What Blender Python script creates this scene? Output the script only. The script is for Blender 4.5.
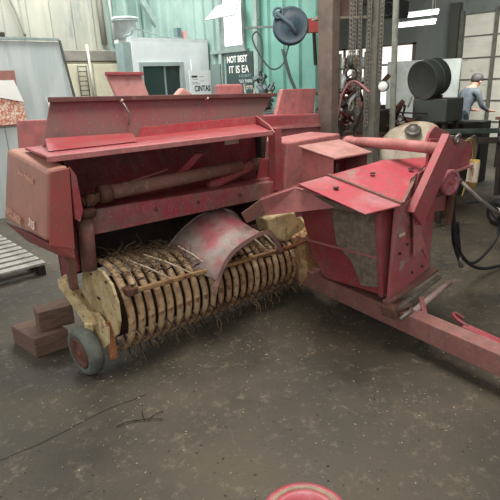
import bpy, bmesh, math, random
from mathutils import Vector, Matrix, Quaternion
from math import radians, sin, cos, pi
random.seed(7)
scn = bpy.context.scene
for o in list(bpy.data.objects): bpy.data.objects.remove(o)
COL = scn.collection

# ------------------------------------------------------------------ camera
PITCH, ROLL, HEAD = radians(18.5), radians(2.3), radians(48.7)
h = Vector((cos(HEAD), sin(HEAD), 0))
fwd = h * cos(PITCH) + Vector((0, 0, -sin(PITCH)))
rt = Vector((sin(HEAD), -cos(HEAD), 0))
up = rt.cross(fwd)
r2 = rt * cos(ROLL) - up * sin(ROLL)
u2 = r2.cross(fwd)
cd = bpy.data.cameras.new('camera'); cam = bpy.data.objects.new('camera', cd); COL.objects.link(cam)
M = Matrix((r2, u2, -fwd)).transposed().to_4x4(); M.translation = Vector((-0.98, -2.69, 1.65))
cam.matrix_world = M; cd.sensor_width = 36; cd.lens = 36; cd.clip_start = .05; cd.clip_end = 100
scn.camera = cam
# ------------------------------------------------------------------ light
w = bpy.data.worlds.new('world'); scn.world = w; w.use_nodes = True
bg = w.node_tree.nodes['Background']; bg.inputs[0].default_value = (1, .98, .95, 1); bg.inputs[1].default_value = .44
def area(name, loc, target, size, power, color=(1, 1, 1), sy=None):
    d = bpy.data.lights.new(name, 'AREA'); d.energy = power; d.color = color
    d.shape = 'RECTANGLE'; d.size = size; d.size_y = sy or size
    o = bpy.data.objects.new(name, d); COL.objects.link(o); o.location = loc
    o.rotation_euler = (Vector(target) - Vector(loc)).to_track_quat('-Z', 'Y').to_euler()
    return o
area('ceiling_light_near', (1.5, -.5, 4.4), (1.3, -.3, 0), 3.0, 195, (1, .95, .88), 1.0)
area('fill_light_left', (-3.0, 3.0, 3.6), (2.2, 1.2, 1), 2.5, 95, (.93, .98, 1))  # added cool fill out of view at the left, no door built there
area('fill_light_camera_side', (-3.4, -4.2, 3.4), (2.2, 3.5, 1.4), 3.0, 75, (1, .98, .94))  # added fill behind the camera to lift partition, booth and baler fronts
area('ceiling_light_back', (2.2, 4.4, 4.6), (2.6, 5.6, 1), 2.5, 270, (.95, 1, .98))
area('ceiling_light_far', (8.2, 1.2, 3.3), (10.5, 2.6, 1.2), 3.0, 340, (.98, 1, .98))
vs = scn.view_settings
vs.view_transform = 'Standard'; vs.look = 'None'; vs.gamma = 1; vs.exposure = -0.1; vs.use_curve_mapping = False

# ------------------------------------------------------------------ materials
def srgb(c):
    if isinstance(c, str): c = [int(c[i:i+2], 16) / 255 for i in (0, 2, 4)]
    return tuple(x / 12.92 if x <= .04045 else ((x + .055) / 1.055) ** 2.4 for x in c) + (1,)
MATS = {}
def mat(name, c1, c2=None, c3=None, sc=6, lo=.45, hi=.6, lo3=.6, hi3=.68, rough=.6, metal=0, bump=.15, bsc=40, emit=None, es=1, stretch=None, spec=.5, grime=0, gcol='7a6258'):
    """base colour c1, worn patches c2, dirt or rust c3"""
    if name in MATS: return MATS[name]
    m = bpy.data.materials.new(name); m.use_nodes = True; nt = m.node_tree; N = nt.nodes; L = nt.links
    b = N['Principled BSDF']; b.inputs['Roughness'].default_value = rough; b.inputs['Metallic'].default_value = metal
    b.inputs['Specular IOR Level'].default_value = spec
    tc = N.new('ShaderNodeTexCoord'); mp = N.new('ShaderNodeMapping'); L.new(tc.outputs['Object'], mp.inputs[0])
    if stretch: mp.inputs['Scale'].default_value = stretch
    def noise(s, d=6, off=0):
        n = N.new('ShaderNodeTexNoise'); n.inputs['Scale'].default_value = s; n.inputs['Detail'].default_value = d
        n.inputs['Roughness'].default_value = .62
        if off:
            m2 = N.new('ShaderNodeMapping'); m2.inputs['Location'].default_value = (off, off * 2, off * 3); L.new(mp.outputs[0], m2.inputs[0]); L.new(m2.outputs[0], n.inputs['Vector'])
        else: L.new(mp.outputs[0], n.inputs['Vector'])
        return n
    def ramp(n, a, bb):
        r = N.new('ShaderNodeMapRange'); r.inputs[1].default_value = a; r.inputs[2].default_value = bb; L.new(n.outputs['Fac'], r.inputs[0]); return r.outputs[0]
    col = None
    def mixc(fac, A, B):
        x = N.new('ShaderNodeMix'); x.data_type = 'RGBA'; L.new(fac, x.inputs[0])
        if hasattr(A, 'links'): L.new(A, x.inputs[6])
        else: x.inputs[6].default_value = A
        x.inputs[7].default_value = B; return x.outputs[2]
    col = srgb(c1)
    if c2: col = mixc(ramp(noise(sc), lo, hi), col, srgb(c2))
    if c3: col = mixc(ramp(noise(sc * 2.3, 9, 3.1), lo3, hi3), col, srgb(c3))
    if grime:
        fr_ = N.new('ShaderNodeMath'); fr_.operation = 'MULTIPLY'; fr_.inputs[1].default_value = grime
        L.new(ramp(noise(17, 12, 5.7), .44, .68), fr_.inputs[0]); col = mixc(fr_.outputs[0], col, srgb(gcol))
        f2_ = N.new('ShaderNodeMath'); f2_.operation = 'MULTIPLY'; f2_.inputs[1].default_value = grime * .8
        L.new(ramp(noise(55, 8, 8.1), .58, .70), f2_.inputs[0]); col = mixc(f2_.outputs[0], col, srgb('b09a8c'))
    if hasattr(col, 'links'): L.new(col, b.inputs['Base Color'])
    else: b.inputs['Base Color'].default_value = col
    if emit:
        b.inputs['Emission Color'].default_value = srgb(emit); b.inputs['Emission Strength'].default_value = es
    if bump:
        bn = N.new('ShaderNodeBump'); bn.inputs['Strength'].default_value = bump; bn.inputs['Distance'].default_value = .01
        L.new(noise(bsc, 5, 1.3).outputs['Fac'], bn.inputs['Height']); L.new(bn.outputs[0], b.inputs['Normal'])
    MATS[name] = m; return m

RED = mat('faded_red_paint', 'a04248', 'a86064', '86605a', sc=2.2, rough=.5, grime=0.55)
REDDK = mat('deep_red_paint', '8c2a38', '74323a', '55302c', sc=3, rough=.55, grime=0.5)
PINK = mat('sun_bleached_red_paint', 'bd7674', 'ab666a', '9a7670', sc=3, rough=.55, grime=0.5)
SALMON = mat('bleached_salmon_paint', 'b27b69', 'a57364', '9b8276', sc=2.5, rough=.5, grime=0.3)
REDFR = mat('scuffed_orange_red_paint', 'ac5450', '9f5650', '7a4a42', sc=5, rough=.5, grime=0.35)
DUSTRED = mat('dusty_red_paint', 'a8434e', 'a07a76', '8f857c', sc=3.4, lo=.42, hi=.66, rough=.65, grime=0.8)
BRIGHT = mat('worn_bright_red_paint', 'b84a55', 'b87a7e', '9c8880', sc=2.6, lo=.48, hi=.66, rough=.4, grime=0.4)
LIDM = mat('grimy_lid_paint', '944750', '7d605c', '6e5856', sc=1.1, lo=.36, hi=.52, rough=.5, grime=0.5)
DECK = mat('hood_deck_red', 'a83c45', 'aa5458', '96605c', sc=3, rough=.42, grime=0.4)
GUARD = mat('grey_scuffed_guard_paint', 'aa9a93', 'b8666e', '877a72', sc=3.6, lo=.42, hi=.54, rough=.5, grime=0.5)
RUST = mat('brown_rust', '6c4a3d', '54392f', '86604a', sc=9, rough=.85)
RUSTP = mat('rusty_pink_tube', '875a52', '74544a', '9a746a', sc=7, rough=.75, grime=0.6)
OREN = mat('orange_rust', '9b6440', '7c4a30', 'c39a62', sc=14, rough=.9)
CREAM = mat('worn_cream_paint', 'd6c294', 'b99c68', '7d5436', sc=9, lo=.5, hi=.7, lo3=.56, hi3=.68, rough=.6, grime=0.45)
BAND = mat('rust_streaked_cream_band', 'cbb08a', 'a6835c', '6e452c', sc=11, lo=.45, hi=.65, lo3=.5, hi3=.64, rough=.65, grime=0.45)
BANDR = mat('browner_cream_band', 'bd9b74', '93694a', '5d3c2a', sc=11, lo=.4, hi=.62, lo3=.47, hi3=.62, rough=.7, grime=0.5)
DARK = mat('greasy_dark_metal', '2c2420', '3a2d26', '1c1816', sc=8, rough=.7)
DIRT = mat('caked_grey_mud', '776a5e', '8d8072', '5b4d43', sc=22, rough=.95, bump=.6, bsc=60)
STEEL = mat('dull_steel', '8f8a84', '736b62', '5f5148', sc=9, rough=.45, metal=.5)
PALE = mat('pale_bare_rod', 'd9cbb6', 'c3b094', sc=20, rough=.5)
RUBBER = mat('green_grey_rubber', '6b7068', '585c55', '7d7a6c', sc=12, rough=.85)
BLACKR = mat('black_rubber_hose', '1d1d1f', '2a2a2b', sc=12, rough=.55)
STRAW = mat('dry_straw', 'b39a72', '8d7350', sc=30, rough=.9, bump=0)
STRAWD = mat('dark_old_straw', '6a5640', '4c3b2c', sc=30, rough=.9, bump=0)
WOOD = mat('oily_brown_wood', '7b6054', '64503f', '8d7562', sc=8, rough=.85, stretch=(1, 6, 6), grime=.4)
WHITE = mat('white_paint', 'dfe3e2', 'cfd5d5', sc=3, rough=.6, bump=.03)
TXTW = mat('white_lettering', 'f2f0ea', bump=0)
TXTF = mat('faint_cream_lettering', 'cf9f8a', bump=0)
TXTP = mat('pale_number_lettering', 'efd8c8', bump=0)
TXTK = mat('black_lettering', '20262c', bump=0)

# ------------------------------------------------------------------ mesh builder
WL = {}
class MB:
    def __init__(s): s.v = []; s.f = []; s.sm = []
    def add(s, vs_, fs, smooth=False):
        n = len(s.v); s.v += [Vector(p) for p in vs_]
        for f in fs: s.f.append([n + i for i in f]); s.sm.append(smooth)
        return s
    def box(s, lo, hi):
        x0, y0, z0 = lo; x1, y1, z1 = hi
        P = [(x, y, z) for z in (z0, z1) for y in (y0, y1) for x in (x0, x1)]
        return s.add(P, [(0, 2, 3, 1), (4, 5, 7, 6), (0, 1, 5, 4), (2, 6, 7, 3), (0, 4, 6, 2), (1, 3, 7, 5)])
    def obox(s, c, X, Y, Z):
        c, X, Y, Z = map(Vector, (c, X, Y, Z))
        P = [c + X * a + Y * b + Z * d for d in (-.5, .5) for b in (-.5, .5) for a in (-.5, .5)]
        return s.add(P, [(0, 2, 3, 1), (4, 5, 7, 6), (0, 1, 5, 4), (2, 6, 7, 3), (0, 4, 6, 2), (1, 3, 7, 5)])
    def bar(s, a, b, w_, t_, upv=(0, 0, 1)):
        a, b = Vector(a), Vector(b); d = b - a; n = Vector(upv)
        sd = d.cross(n).normalized(); n = sd.cross(d).normalized()
        return s.obox((a + b) / 2, d, sd * w_, n * t_)
    def prism(s, pts, off):
        """closed solid: polygon pushed along off"""
        pts = [Vector(p) for p in pts]; off = Vector(off); n = len(pts)
        return s.add(pts + [p + off for p in pts], [tuple(range(n))[::-1], tuple(range(n, 2 * n))] + [(i, (i + 1) % n, n + (i + 1) % n, n + i) for i in range(n)])
    def sheet(s, pts, t=.006):
        pts = [Vector(p) for p in pts]
        n = sum(((pts[i] - pts[0]).cross(pts[i + 1] - pts[0]) for i in range(1, len(pts) - 1)), Vector()).normalized()
        return s.prism(pts, n * t)
    def tube(s, pts, r, seg=12, smooth=True, caps=True):
        pts = [Vector(p) for p in pts]; rs = r if isinstance(r, (list, tuple)) else [r] * len(pts)
        V = []; t0 = (pts[1] - pts[0]).normalized()
        a = Vector((0, 0, 1)) if abs(t0.z) < .9 else Vector((1, 0, 0)); nrm = (a - t0 * a.dot(t0)).normalized()
        for i, p in enumerate(pts):
            t = (pts[min(i + 1, len(pts) - 1)] - pts[max(i - 1, 0)]).normalized()
            nrm = (nrm - t * nrm.dot(t)); nrm = nrm.normalized() if nrm.length > 1e-6 else t.orthogonal().normalized()
            bn = t.cross(nrm)
            V += [p + (nrm * cos(2 * pi * k / seg) + bn * sin(2 * pi * k / seg)) * rs[i] for k in range(seg)]
        F = [(i * seg + k, i * seg + (k + 1) % seg, (i + 1) * seg + (k + 1) % seg, (i + 1) * seg + k) for i in range(len(pts) - 1) for k in range(seg)]
        s.add(V, F, smooth)
        if caps: 
            n = len(pts); s.add(V[:seg], [tuple(range(seg))[::-1]]); s.add(V[-seg:], [tuple(range(seg))])
        return s
    def lathe(s, c, axis, prof, seg=32, smooth=True):
        """prof: (radius, distance along axis) closed into caps if radius 0"""
        c = Vector(c); ax = Vector(axis).normalized(); u = ax.orthogonal().normalized(); v = ax.cross(u); V = []
        for r, d in prof: V += [c + ax * d + (u * cos(2 * pi * k / seg) + v * sin(2 * pi * k / seg)) * r for k in range(seg)]
        F = [(i * seg + k, i * seg + (k + 1) % seg, (i + 1) * seg + (k + 1) % seg, (i + 1) * seg + k) for i in range(len(prof) - 1) for k in range(seg)]
        return s.add(V, F, smooth)
    def torus(s, c, axis, R, r, seg=32, rs=10):
        pr = [(R + r * cos(2 * pi * k / rs), r * sin(2 * pi * k / rs)) for k in range(rs + 1)]
        return s.lathe(c, axis, pr, seg)
    def build(s, name, m, parent=None, bevel=0, label=None):
        me = bpy.data.meshes.new(name); 
        lo = Vector([min(p[i] for p in s.v) for i in range(3)]); hi = Vector([max(p[i] for p in s.v) for i in range(3)])
        c = Vector(((lo.x + hi.x) / 2, (lo.y + hi.y) / 2, lo.z))
        me.from_pydata([p - c for p in s.v], [], s.f); me.polygons.foreach_set('use_smooth', s.sm)
        bm = bmesh.new(); bm.from_mesh(me); bmesh.ops.remove_doubles(bm, verts=bm.verts, dist=1e-5); bmesh.ops.recalc_face_normals(bm, faces=bm.faces); bm.to_mesh(me); bm.free()
        me.materials.append(m); o = bpy.data.objects.new(name, me); COL.objects.link(o)
        if parent: o.parent = parent; o.location = c - WL[parent.name]
        else: o.location = c
        WL[o.name] = c
        if bevel:
            b = o.modifiers.new('bevel', 'BEVEL'); b.width = bevel; b.segments = 2; b.limit_method = 'ANGLE'; b.angle_limit = radians(40); b.harden_normals = False
        if label: o['label'] = label
        return o
def root(name, loc, label, cat, group=None):
    o = bpy.data.objects.new(name, None); COL.objects.link(o); o.location = loc; WL[o.name] = Vector(loc)
    o.empty_display_size = .1
    return tag(o, label, cat, group)
def tag(o, label, cat, group=None, kind=None):
    o['label'] = label; o['category'] = cat
    if group: o['group'] = group
    if kind: o['kind'] = kind
    return o
def struct(o): o['kind'] = 'structure'; return o
def text(s_, name, size, loc, X, Y, m, parent, extrude=.001, offset=0, align='LEFT', shear=0, wx=1):
    cu = bpy.data.curves.new('tmp', 'FONT'); cu.body = s_; cu.size = size; cu.extrude = extrude; cu.offset = offset; cu.align_x = align; cu.shear = shear
    t = bpy.data.objects.new('tmp', cu); COL.objects.link(t)
    dg = bpy.context.evaluated_depsgraph_get(); me = bpy.data.meshes.new_from_object(t.evaluated_get(dg))
    bpy.data.objects.remove(t)
    X = Vector(X).normalized() * wx; Y = Vector(Y).normalized(); Z = X.normalized().cross(Y)
    mb = MB(); mb.add([Vector(loc) + X * v.co.x + Y * v.co.y + Z * v.co.z for v in me.vertices], [tuple(p.vertices) for p in me.polygons])
    bpy.data.meshes.remove(me)
    return mb.build(name, m, parent)
def spline(pts, n=8):
    pts = [Vector(p) for p in pts]; out = []
    q = [pts[0] * 2 - pts[1]] + pts + [pts[-1] * 2 - pts[-2]]
    for i in range(1, len(q) - 2):
        for k in range(n):
            t = k / n; a, b, c, d = q[i - 1:i + 3]
            out.append(.5 * ((2 * b) + (c - a) * t + (2 * a - 5 * b + 4 * c - d) * t * t + (3 * b - a - 3 * c + d) * t ** 3))
    out.append(pts[-1]); return out

# ================================================================== SETTING
def floor_mat():
    m = bpy.data.materials.new('stained_concrete'); m.use_nodes = True; N = m.node_tree.nodes; L = m.node_tree.links; b = N['Principled BSDF']
    tc = N.new('ShaderNodeTexCoord')
    def noi(s, d=8, r=.6):
        n = N.new('ShaderNodeTexNoise'); n.inputs['Scale'].default_value = s; n.inputs['Detail'].default_value = d; n.inputs['Roughness'].default_value = r; L.new(tc.outputs['Object'], n.inputs['Vector']); return n.outputs['Fac']
    def rg(f, a, c):
        r = N.new('ShaderNodeMapRange'); r.inputs[1].default_value = a; r.inputs[2].default_value = c; L.new(f, r.inputs[0]); return r.outputs[0]
    def mx(f, A, B):
        x = N.new('ShaderNodeMix'); x.data_type = 'RGBA'; L.new(f, x.inputs[0])
        for i, q in ((6, A), (7, B)):
            if hasattr(q, 'links'): L.new(q, x.inputs[i])
            else: x.inputs[i].default_value = srgb(q)
        return x.outputs[2]
    c = mx(rg(noi(1.1), .35, .68), '403c35', '605747')
    c = mx(rg(noi(.8, 5), .56, .72), c, '302f2d')
    c = mx(rg(noi(15, 10, .75), .54, .72), c, '817462')
    c = mx(rg(noi(38, 6, .7), .6, .72), c, '3c3630')
    c = mx(rg(noi(60, 4, .7), .68, .76), c, 'a5967f')
    L.new(c, b.inputs['Base Color'])
    r = rg(noi(2.2), .3, .7); mr = N.new('ShaderNodeMapRange'); mr.inputs[3].default_value = .45; mr.inputs[4].default_value = .8; L.new(r, mr.inputs[0]); L.new(mr.outputs[0], b.inputs['Roughness'])
    bn = N.new('ShaderNodeBump'); bn.inputs['Strength'].default_value = .35; bn.inputs['Distance'].default_value = .01; L.new(noi(25, 8, .7), bn.inputs['Height']); L.new(bn.outputs[0], b.inputs['Normal'])
    return m
struct(MB().box((-7, -7, -.1), (12, 9, 0)).build('floor', floor_mat()))
TEAL = mat('teal_corrugated_steel', '94aba3', '869e96', '9dada5', sc=1.5, rough=.55, bump=.03)
TEALG = mat('teal_green_panel', '78ad9e', '86b8aa', '8fa69a', sc=2.5, rough=.5, bump=.03)
BEIGE = mat('stained_beige_steel', 'a9a596', '96958b', '828580', sc=1.2, rough=.6, bump=.05, stretch=(1, 1, .25))
DKWALL = mat('sooty_grey_wall', '747974', '80847e', '626662', sc=.8, rough=.8, bump=.05)
def corrugated(name, p0, p1, z0, z1, step, depth, m):
    """ribbed steel wall running from p0 to p1"""
    p0, p1 = Vector((*p0, 0)), Vector((*p1, 0)); d = (p1 - p0); Ln = d.length; d.normalize(); nrm = Vector((-d.y, d.x, 0))
    prof = []; x = 0
    while x < Ln:
        for a, q in ((0, 0), (.66 * step, 0), (.74 * step, depth), (.92 * step, depth)):
            if x + a <= Ln: prof.append(p0 + d * (x + a) + nrm * q)
        x += step
    prof.append(p1)
    back = [p1 - nrm * .08, p0 - nrm * .08]
    mb = MB(); n = len(prof)
    V = [p + Vector((0, 0, z)) for z in (z0, z1) for p in prof]
    mb.add(V, [(i, i + 1, n + i + 1, n + i) for i in range(n - 1)])
    V2 = [p + Vector((0, 0, z)) for z in (z0, z1) for p in (p0, p1, back[0], back[1])]
    mb.add(V2, [(1, 2, 6, 5), (2, 3, 7, 6), (3, 0, 4, 7), (0, 1, 2, 3), (4, 7, 6, 5)])
    return struct(mb.build(name, m))
corrugated('wall_back_left', (3.72, 6.3), (-5, 6.3), 0, 5, .38, .03, BEIGE)
corrugated('wall_back_right', (4.6, 6.3), (3.72, 6.3), 0, 5, .26, .035, TEAL)
# window wall (three pieces around the window opening), window y 3.46..3.94 z 2.2..2.85
WX = 4.47
corrugated('wall_window_left', (WX, 3.96), (WX, 6.3), 0, 5, .26, .035, TEAL)
corrugated('wall_window_below', (WX, 3.42), (WX, 3.96), 0, 2.17, .27, .03, TEAL)
corrugated('wall_window_above', (WX, 3.42), (WX, 3.96), 2.95, 5, .27, .03, TEAL)
corrugated('wall_window_right', (WX, 1.78), (WX, 3.42), 0, 5, .3, .035, TEALG)
GLASSE = mat('daylight_window_glass', 'ffffff', emit='fbffff', es=1.6, bump=0)
GALV = mat('grey_green_trim', '8d9a95', '7a8581', sc=6, rough=.6)
wn = root('window_1', (WX, 3.69, 2.17), '', ''); del wn['label']; del wn['category']; wn['kind'] = 'structure'
MB().box((WX + .01, 3.45, 2.2), (WX + .025, 3.93, 2.92)).build('pane', GLASSE, wn)
fr = MB()
for lo, hi in (((WX - .05, 3.40, 2.14), (WX + .06, 3.98, 2.205)), ((WX - .05, 3.40, 2.9), (WX + .06, 3.98, 2.96)), ((WX - .05, 3.93, 2.2), (WX + .06, 3.98, 2.9)), ((WX - .05, 3.40, 2.2), (WX + .06, 3.45, 2.9)), ((WX - .09, 3.34, 2.1), (WX - .0, 4.2, 2.145))): fr.box(lo, hi)
fr.build('window_frame', GALV, wn, .004)
MB().sheet([(WX - .07, 3.43, 2.81), (WX - .07, 3.99, 2.78), (WX - .32, 3.98, 2.57), (WX - .32, 3.27, 2.57)], .015).build('awning_panel', mat('pale_grey_shutter', 'b9c6c3', 'c9d3cf', sc=4), wn)
# posts either side of the window and the recess frame with the board
POSTM = mat('pale_green_post', '9fb3aa', '8b9c95', '76827c', sc=5)
struct(MB().box((WX - .1, 3.06, 0), (WX - .035, 3.15, 5)).build('trim_1', POSTM, None, .004))
struct(MB().box((WX - .08, 3.93, 0), (WX - .035, 4.0, 2.1)).build('trim_2', POSTM, None, .004))
# far room
struct(MB().box((12, -5, 0), (12.15, 9, 3.7)).build('wall_far', DKWALL))
struct(MB().box((4.9, 8.85, 0), (12, 9, 3.7)).build('wall_far_side', DKWALL))
struct(MB().box((4.6, -5, 3.6), (12.15, 9, 3.7)).build('ceiling', mat('smoky_brown_ceiling', '9a9185', '857d73', sc=1, rough=.8)))
ODM = mat('cream_door_section', 'ddd9ca', 'cfccbd', 'b5b2a4', sc=1.2, rough=.55, stretch=(1, 1, 2))
ODT = mat('grey_door_rail', '6b6a60', '5a594f', sc=8)
od = root('door_1', (11.9, 1.9, 0), '', ''); del od['label']; del od['category']; od['kind'] = 'structure'
pn = MB()
for k in range(6): pn.box((11.92, -.6, .02 + k * .5), (11.97, 3.68, .5 + k * .5))
pn.build('door_panel', ODM, od, .01)
rl = MB()
for y in (3.74, 2.9, 1.6, .3): rl.box((11.84, y - .035, 0), (11.92, y + .035, 3.1))
for k in range(7): rl.box((11.88, -.6, .0 + k * .5), (11.925, 3.7, .03 + k * .5))
rl.build('door_rail', ODT, od)
struct(MB().box((11.8, 3.8, 0), (11.98, 4.02, 3.3)).build('trim_3', mat('dark_door_jamb', '4a4b45')))
# window band of the far room
w2 = root('window_2', (11.95, 6.6, 1.2), '', ''); del w2['label']; del w2['category']; w2['kind'] = 'structure'
MB().box((11.94, 5.05, .9), (11.96, 7.9, 2.45)).build('pane', mat('far_window_glass', 'ffffff', emit='fffaf2', es=1.1, bump=0), w2)
f2 = MB()
for y in (5.0, 5.55, 6.1, 6.7, 7.3, 7.9): f2.box((11.88, y, .85), (11.97, y + .06, 2.5))
for z in (.85, 1.4, 1.95, 2.45): f2.box((11.88, 5.0, z), (11.97, 7.95, z + .05))
f2.build('window_frame', mat('brown_window_frame', '6e6256'), w2)

# ================================================================== BALER
B = root('hay_baler', (1.1, 0, 0), 'old faded red square hay baler with cream pickup drum standing on the shop floor', 'hay baler')
def P(name, mb, m, par=B, bevel=0, label=None): return mb.build(name, m, par, bevel, label)

# --- left end housing
A1, A2 = (-.10, -.22, 1.285), (-.155, -.19, .93)       # front corner of the big face, top & bottom
K1, K2 = (-.02, .62, 1.32), (-.12, .60, .90)
C1, C2 = (.0, -.24, 1.295), (-.02, -.2, .88)          # right edge of narrow front face
hs = MB()
R1, R2 = (.10, .60, 1.32), (.08, .6, .9)
hs.add([A1, K1, R1, C1, A2, K2, R2, C2], [(0, 1, 2, 3), (7, 6, 5, 4), (4, 5, 1, 0), (5, 6, 2, 1), (3, 7, 4, 0), (2, 6, 7, 3)])
P('end_housing', hs, SALMON, B, .02, 'salmon-bleached end housing')
ff = MB().sheet([(A1[0] + .012, A1[1] - .004, 1.275), (C1[0], C1[1] - .004, 1.285), (C2[0], C2[1] - .004, .86), (A2[0] + .012, A2[1] - .004, .905)], -.008)
P('end_housing_front', ff, REDFR, B, .003, 'orange-red front strip of the end housing')
sk = MB()
sk.add([(-.15, -.19, .92), (-.125, .6, .89), (-.02, -.2, .86), (-.09, -.17, .83), (-.02, .56, .74), (-.02, -.2, .80)], [(0, 1, 4, 3), (0, 3, 5, 2), (1, 2, 5, 4), (0, 2, 1), (3, 4, 5)])
P('lower_skirt', sk, REDFR, B, .006)
P('edge_flange', MB().prism([(.004, -.25, 1.29), (.03, -.25, 1.24), (.045, -.235, 1.06), (.02, -.235, 1.0), (.0, -.225, 1.02)], (.0, .03, 0)), RED, B, .004)
# lettering of the end housing, reading front to back on the slanting outer face
fx = (Vector(A1) - Vector(K1)); fz = (Vector(A1) - Vector(A2)); nn = Vector((-1, 0, .12)).normalized()
def face(u, v):   # u 0 back..1 front, v 0 bottom..1 top
    a = Vector(K2).lerp(Vector(A2), u); b = Vector(K1).lerp(Vector(A1), u); return a.lerp(b, v) + nn * .007
yv = Vector(face(.5, 1)) - Vector(face(.5, 0))
text('HAYLINER', 'lettering', .06, face(.06, .13), fx, yv, TXTF, B, wx=1.35, offset=.001)
text('315', 'lettering', .058, face(.66, .115), fx, yv, TXTP, B, offset=.002, wx=1.35)
text('New Holland', 'lettering', .05, face(.36, .74), fx, yv, TXTF, B, wx=1.2)

# --- hood deck and raised lid
dk = MB()
dk.prism([(-.07, -.18, 1.33), (.42, -.19, 1.33), (1.40, -.235, 1.325), (1.86, .42, 1.325), (.02, .42, 1.325)], (0, 0, .014))
P('hood_deck', dk, DECK, B, .003, 'bright red deck of the hood')
P('deck_edge', MB().prism([(-.08, -.20, 1.346), (1.41, -.255, 1.342), (1.41, -.235, 1.342), (-.08, -.18, 1.346)], (0, 0, -.03)), PINK, B, .003)
P('deck_side_flange', MB().sheet([(1.40, -.27, 1.33), (1.86, .42, 1.33), (1.84, .42, 1.41), (1.45, -.17, 1.37)], .006), PINK, B)
ld = MB().sheet([(.08, .30, 1.335), (1.79, .30, 1.335), (1.99, .34, 1.55), (.19, .34, 1.605)], -.012)
P('hood_lid', ld, LIDM, B, .003, 'brownish grimy raised lid')
P('lid_lower_panel', MB().sheet([(.70, .285, 1.338), (1.78, .285, 1.338), (1.85, .292, 1.40), (.74, .292, 1.40)], -.008), DECK, B, .002)
P('lid_flange', MB().bar((.17, .32, 1.60), (2.0, .32, 1.548), .05, .03), mat('dark_lid_edge', '6b4742', '5c3b38', '7d5a52', sc=6), B, .004)
ly = MB(); ly.add([(.0, -.0, 1.348), (.52, -.02, 1.348), (.66, .28, 1.372), (.10, .285, 1.392), (.10, .30, 1.335), (.66, .30, 1.335)], [(0, 1, 2, 3), (1, 5, 2), (0, 3, 4), (3, 2, 5, 4), (0, 4, 5, 1)])
P('lid_fold', ly, DECK, B, .003)
for q in ((.62, .305, 1.575), (1.3, .305, 1.555)): P('bolt', MB().lathe(q, (0, -1, 0), [(0, .012), (.008, .012), (.011, .004), (.011, -.01)], 12), PALE)
P('lid_hinge_rod', MB().tube([(.62, .29, 1.56), (.66, .285, 1.49), (.64, .28, 1.42)], .006, 8), STEEL)

# --- feeder body: back wall, ends, lower pan
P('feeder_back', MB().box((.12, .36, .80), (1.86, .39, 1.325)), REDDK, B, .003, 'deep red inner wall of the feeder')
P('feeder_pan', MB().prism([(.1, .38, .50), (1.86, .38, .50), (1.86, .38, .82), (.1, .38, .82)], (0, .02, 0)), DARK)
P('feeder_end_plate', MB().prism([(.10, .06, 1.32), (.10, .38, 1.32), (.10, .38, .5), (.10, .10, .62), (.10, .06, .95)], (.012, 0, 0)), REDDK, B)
P('upright_post', MB().box((1.66, -.02, .86), (1.725, .06, 1.325)), RED, B, .004)
P('upright_post', MB().box((1.80, .28, .6), (1.86, .36, 1.325)), DARK, B, .004, 'dark upright behind the red one')
P('patch_sticker', MB().box((1.48, .352, 1.20), (1.62, .358, 1.235)), PALE)
# cross beam (channel)
def beamz(x): return .99 - (x - .2) * .042
P('cross_beam', MB().prism([(.17, .02, beamz(.17)), (1.83, .02, beamz(1.83)), (1.83, .02, beamz(1.83) - .118), (.17, .02, beamz(.17) - .15)], (0, .05, 0)), DUSTRED, B, .005, 'scratched red cross beam')
P('beam_shelf', MB().prism([(.17, .06, beamz(.17)), (1.83, .06, beamz(1.83)), (1.83, .2, beamz(1.83)), (.17, .2, beamz(.17))], (0, 0, -.012)), RED, B)
for x in (.62, .95, 1.32): P('bolt', MB().lathe((x, .02, beamz(x) - .06), (0, -1, 0), [(0, .012), (.01, .012), (.013, 0)], 8), RUST)
# long tube and elbow
P('long_tube', MB().tube([(.27, .0, 1.075), (1.0, .02, 1.08), (1.36, .05, 1.085)], .042, 20), RUSTP, B, 0, 'rusty pink-brown long tube')
P('tube_collar', MB().lathe((.27, 0, 1.075), (1, 0, 0), [(.0, -.02), (.052, -.02), (.056, 0), (.056, .035), (.045, .05), (.0, .05)], 24), RUST)
P('universal_joint', MB().obox((.19, -.02, 1.06), (.09, .02, .02), (0, .06, 0), (0, 0, .05)).lathe((.18, -.05, 1.06), (0, 1, 0), [(0, 0), (.035, 0), (.035, .07), (0, .07)], 16).lathe((.13, -.02, 1.05), (1, 0, .2), [(0, 0), (.03, 0), (.022, .05), (0, .05)], 14), RUST, B, .004, 'greasy brown universal joint')
P('corner_post', MB().tube([(.115, -.03, .66), (.135, -.035, 1.0)], .043, 20), RUSTP, B)
P('post_cap', MB().lathe((.137, -.035, .99), (0, 0, 1), [(0, -.02), (.056, -.02), (.06, 0), (.06, .02), (.05, .03), (0, .03)], 24), RUST)
P('corner_post', MB().box((-.02, -.08, .58), (.02, -.03, .93)), RUST, B, .004, 'dark rusty square post under the housing')
# short shaft, lever, thin rod
P('short_shaft', MB().tube([(1.12, .12, .975), (1.2, .12, .985), (1.56, .14, 1.055)], [.022, .04, .042], 16), DUSTRED)
P('shaft_yoke', MB().lathe((1.55, .14, 1.055), (1, .02, .2), [(0, 0), (.05, 0), (.055, .03), (.04, .06), (.03, .1), (0, .1)], 16), RUST)
P('crank_arm', MB().prism([(.86, .16, 1.06), (.94, .16, 1.055), (1.13, .16, 1.19), (1.06, .16, 1.20)], (0, .02, 0)), BRIGHT, B, .004)
P('thin_rod', MB().tube([(.40, .12, 1.075), (.80, .12, 1.13)], .006, 8), PINK)
P('shaft_bracket', MB().prism([(1.58, .1, .95), (1.72, .1, .95), (1.70, .1, 1.09), (1.62, .1, 1.10)], (0, .02, 0)), RED, B, .004)

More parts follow.
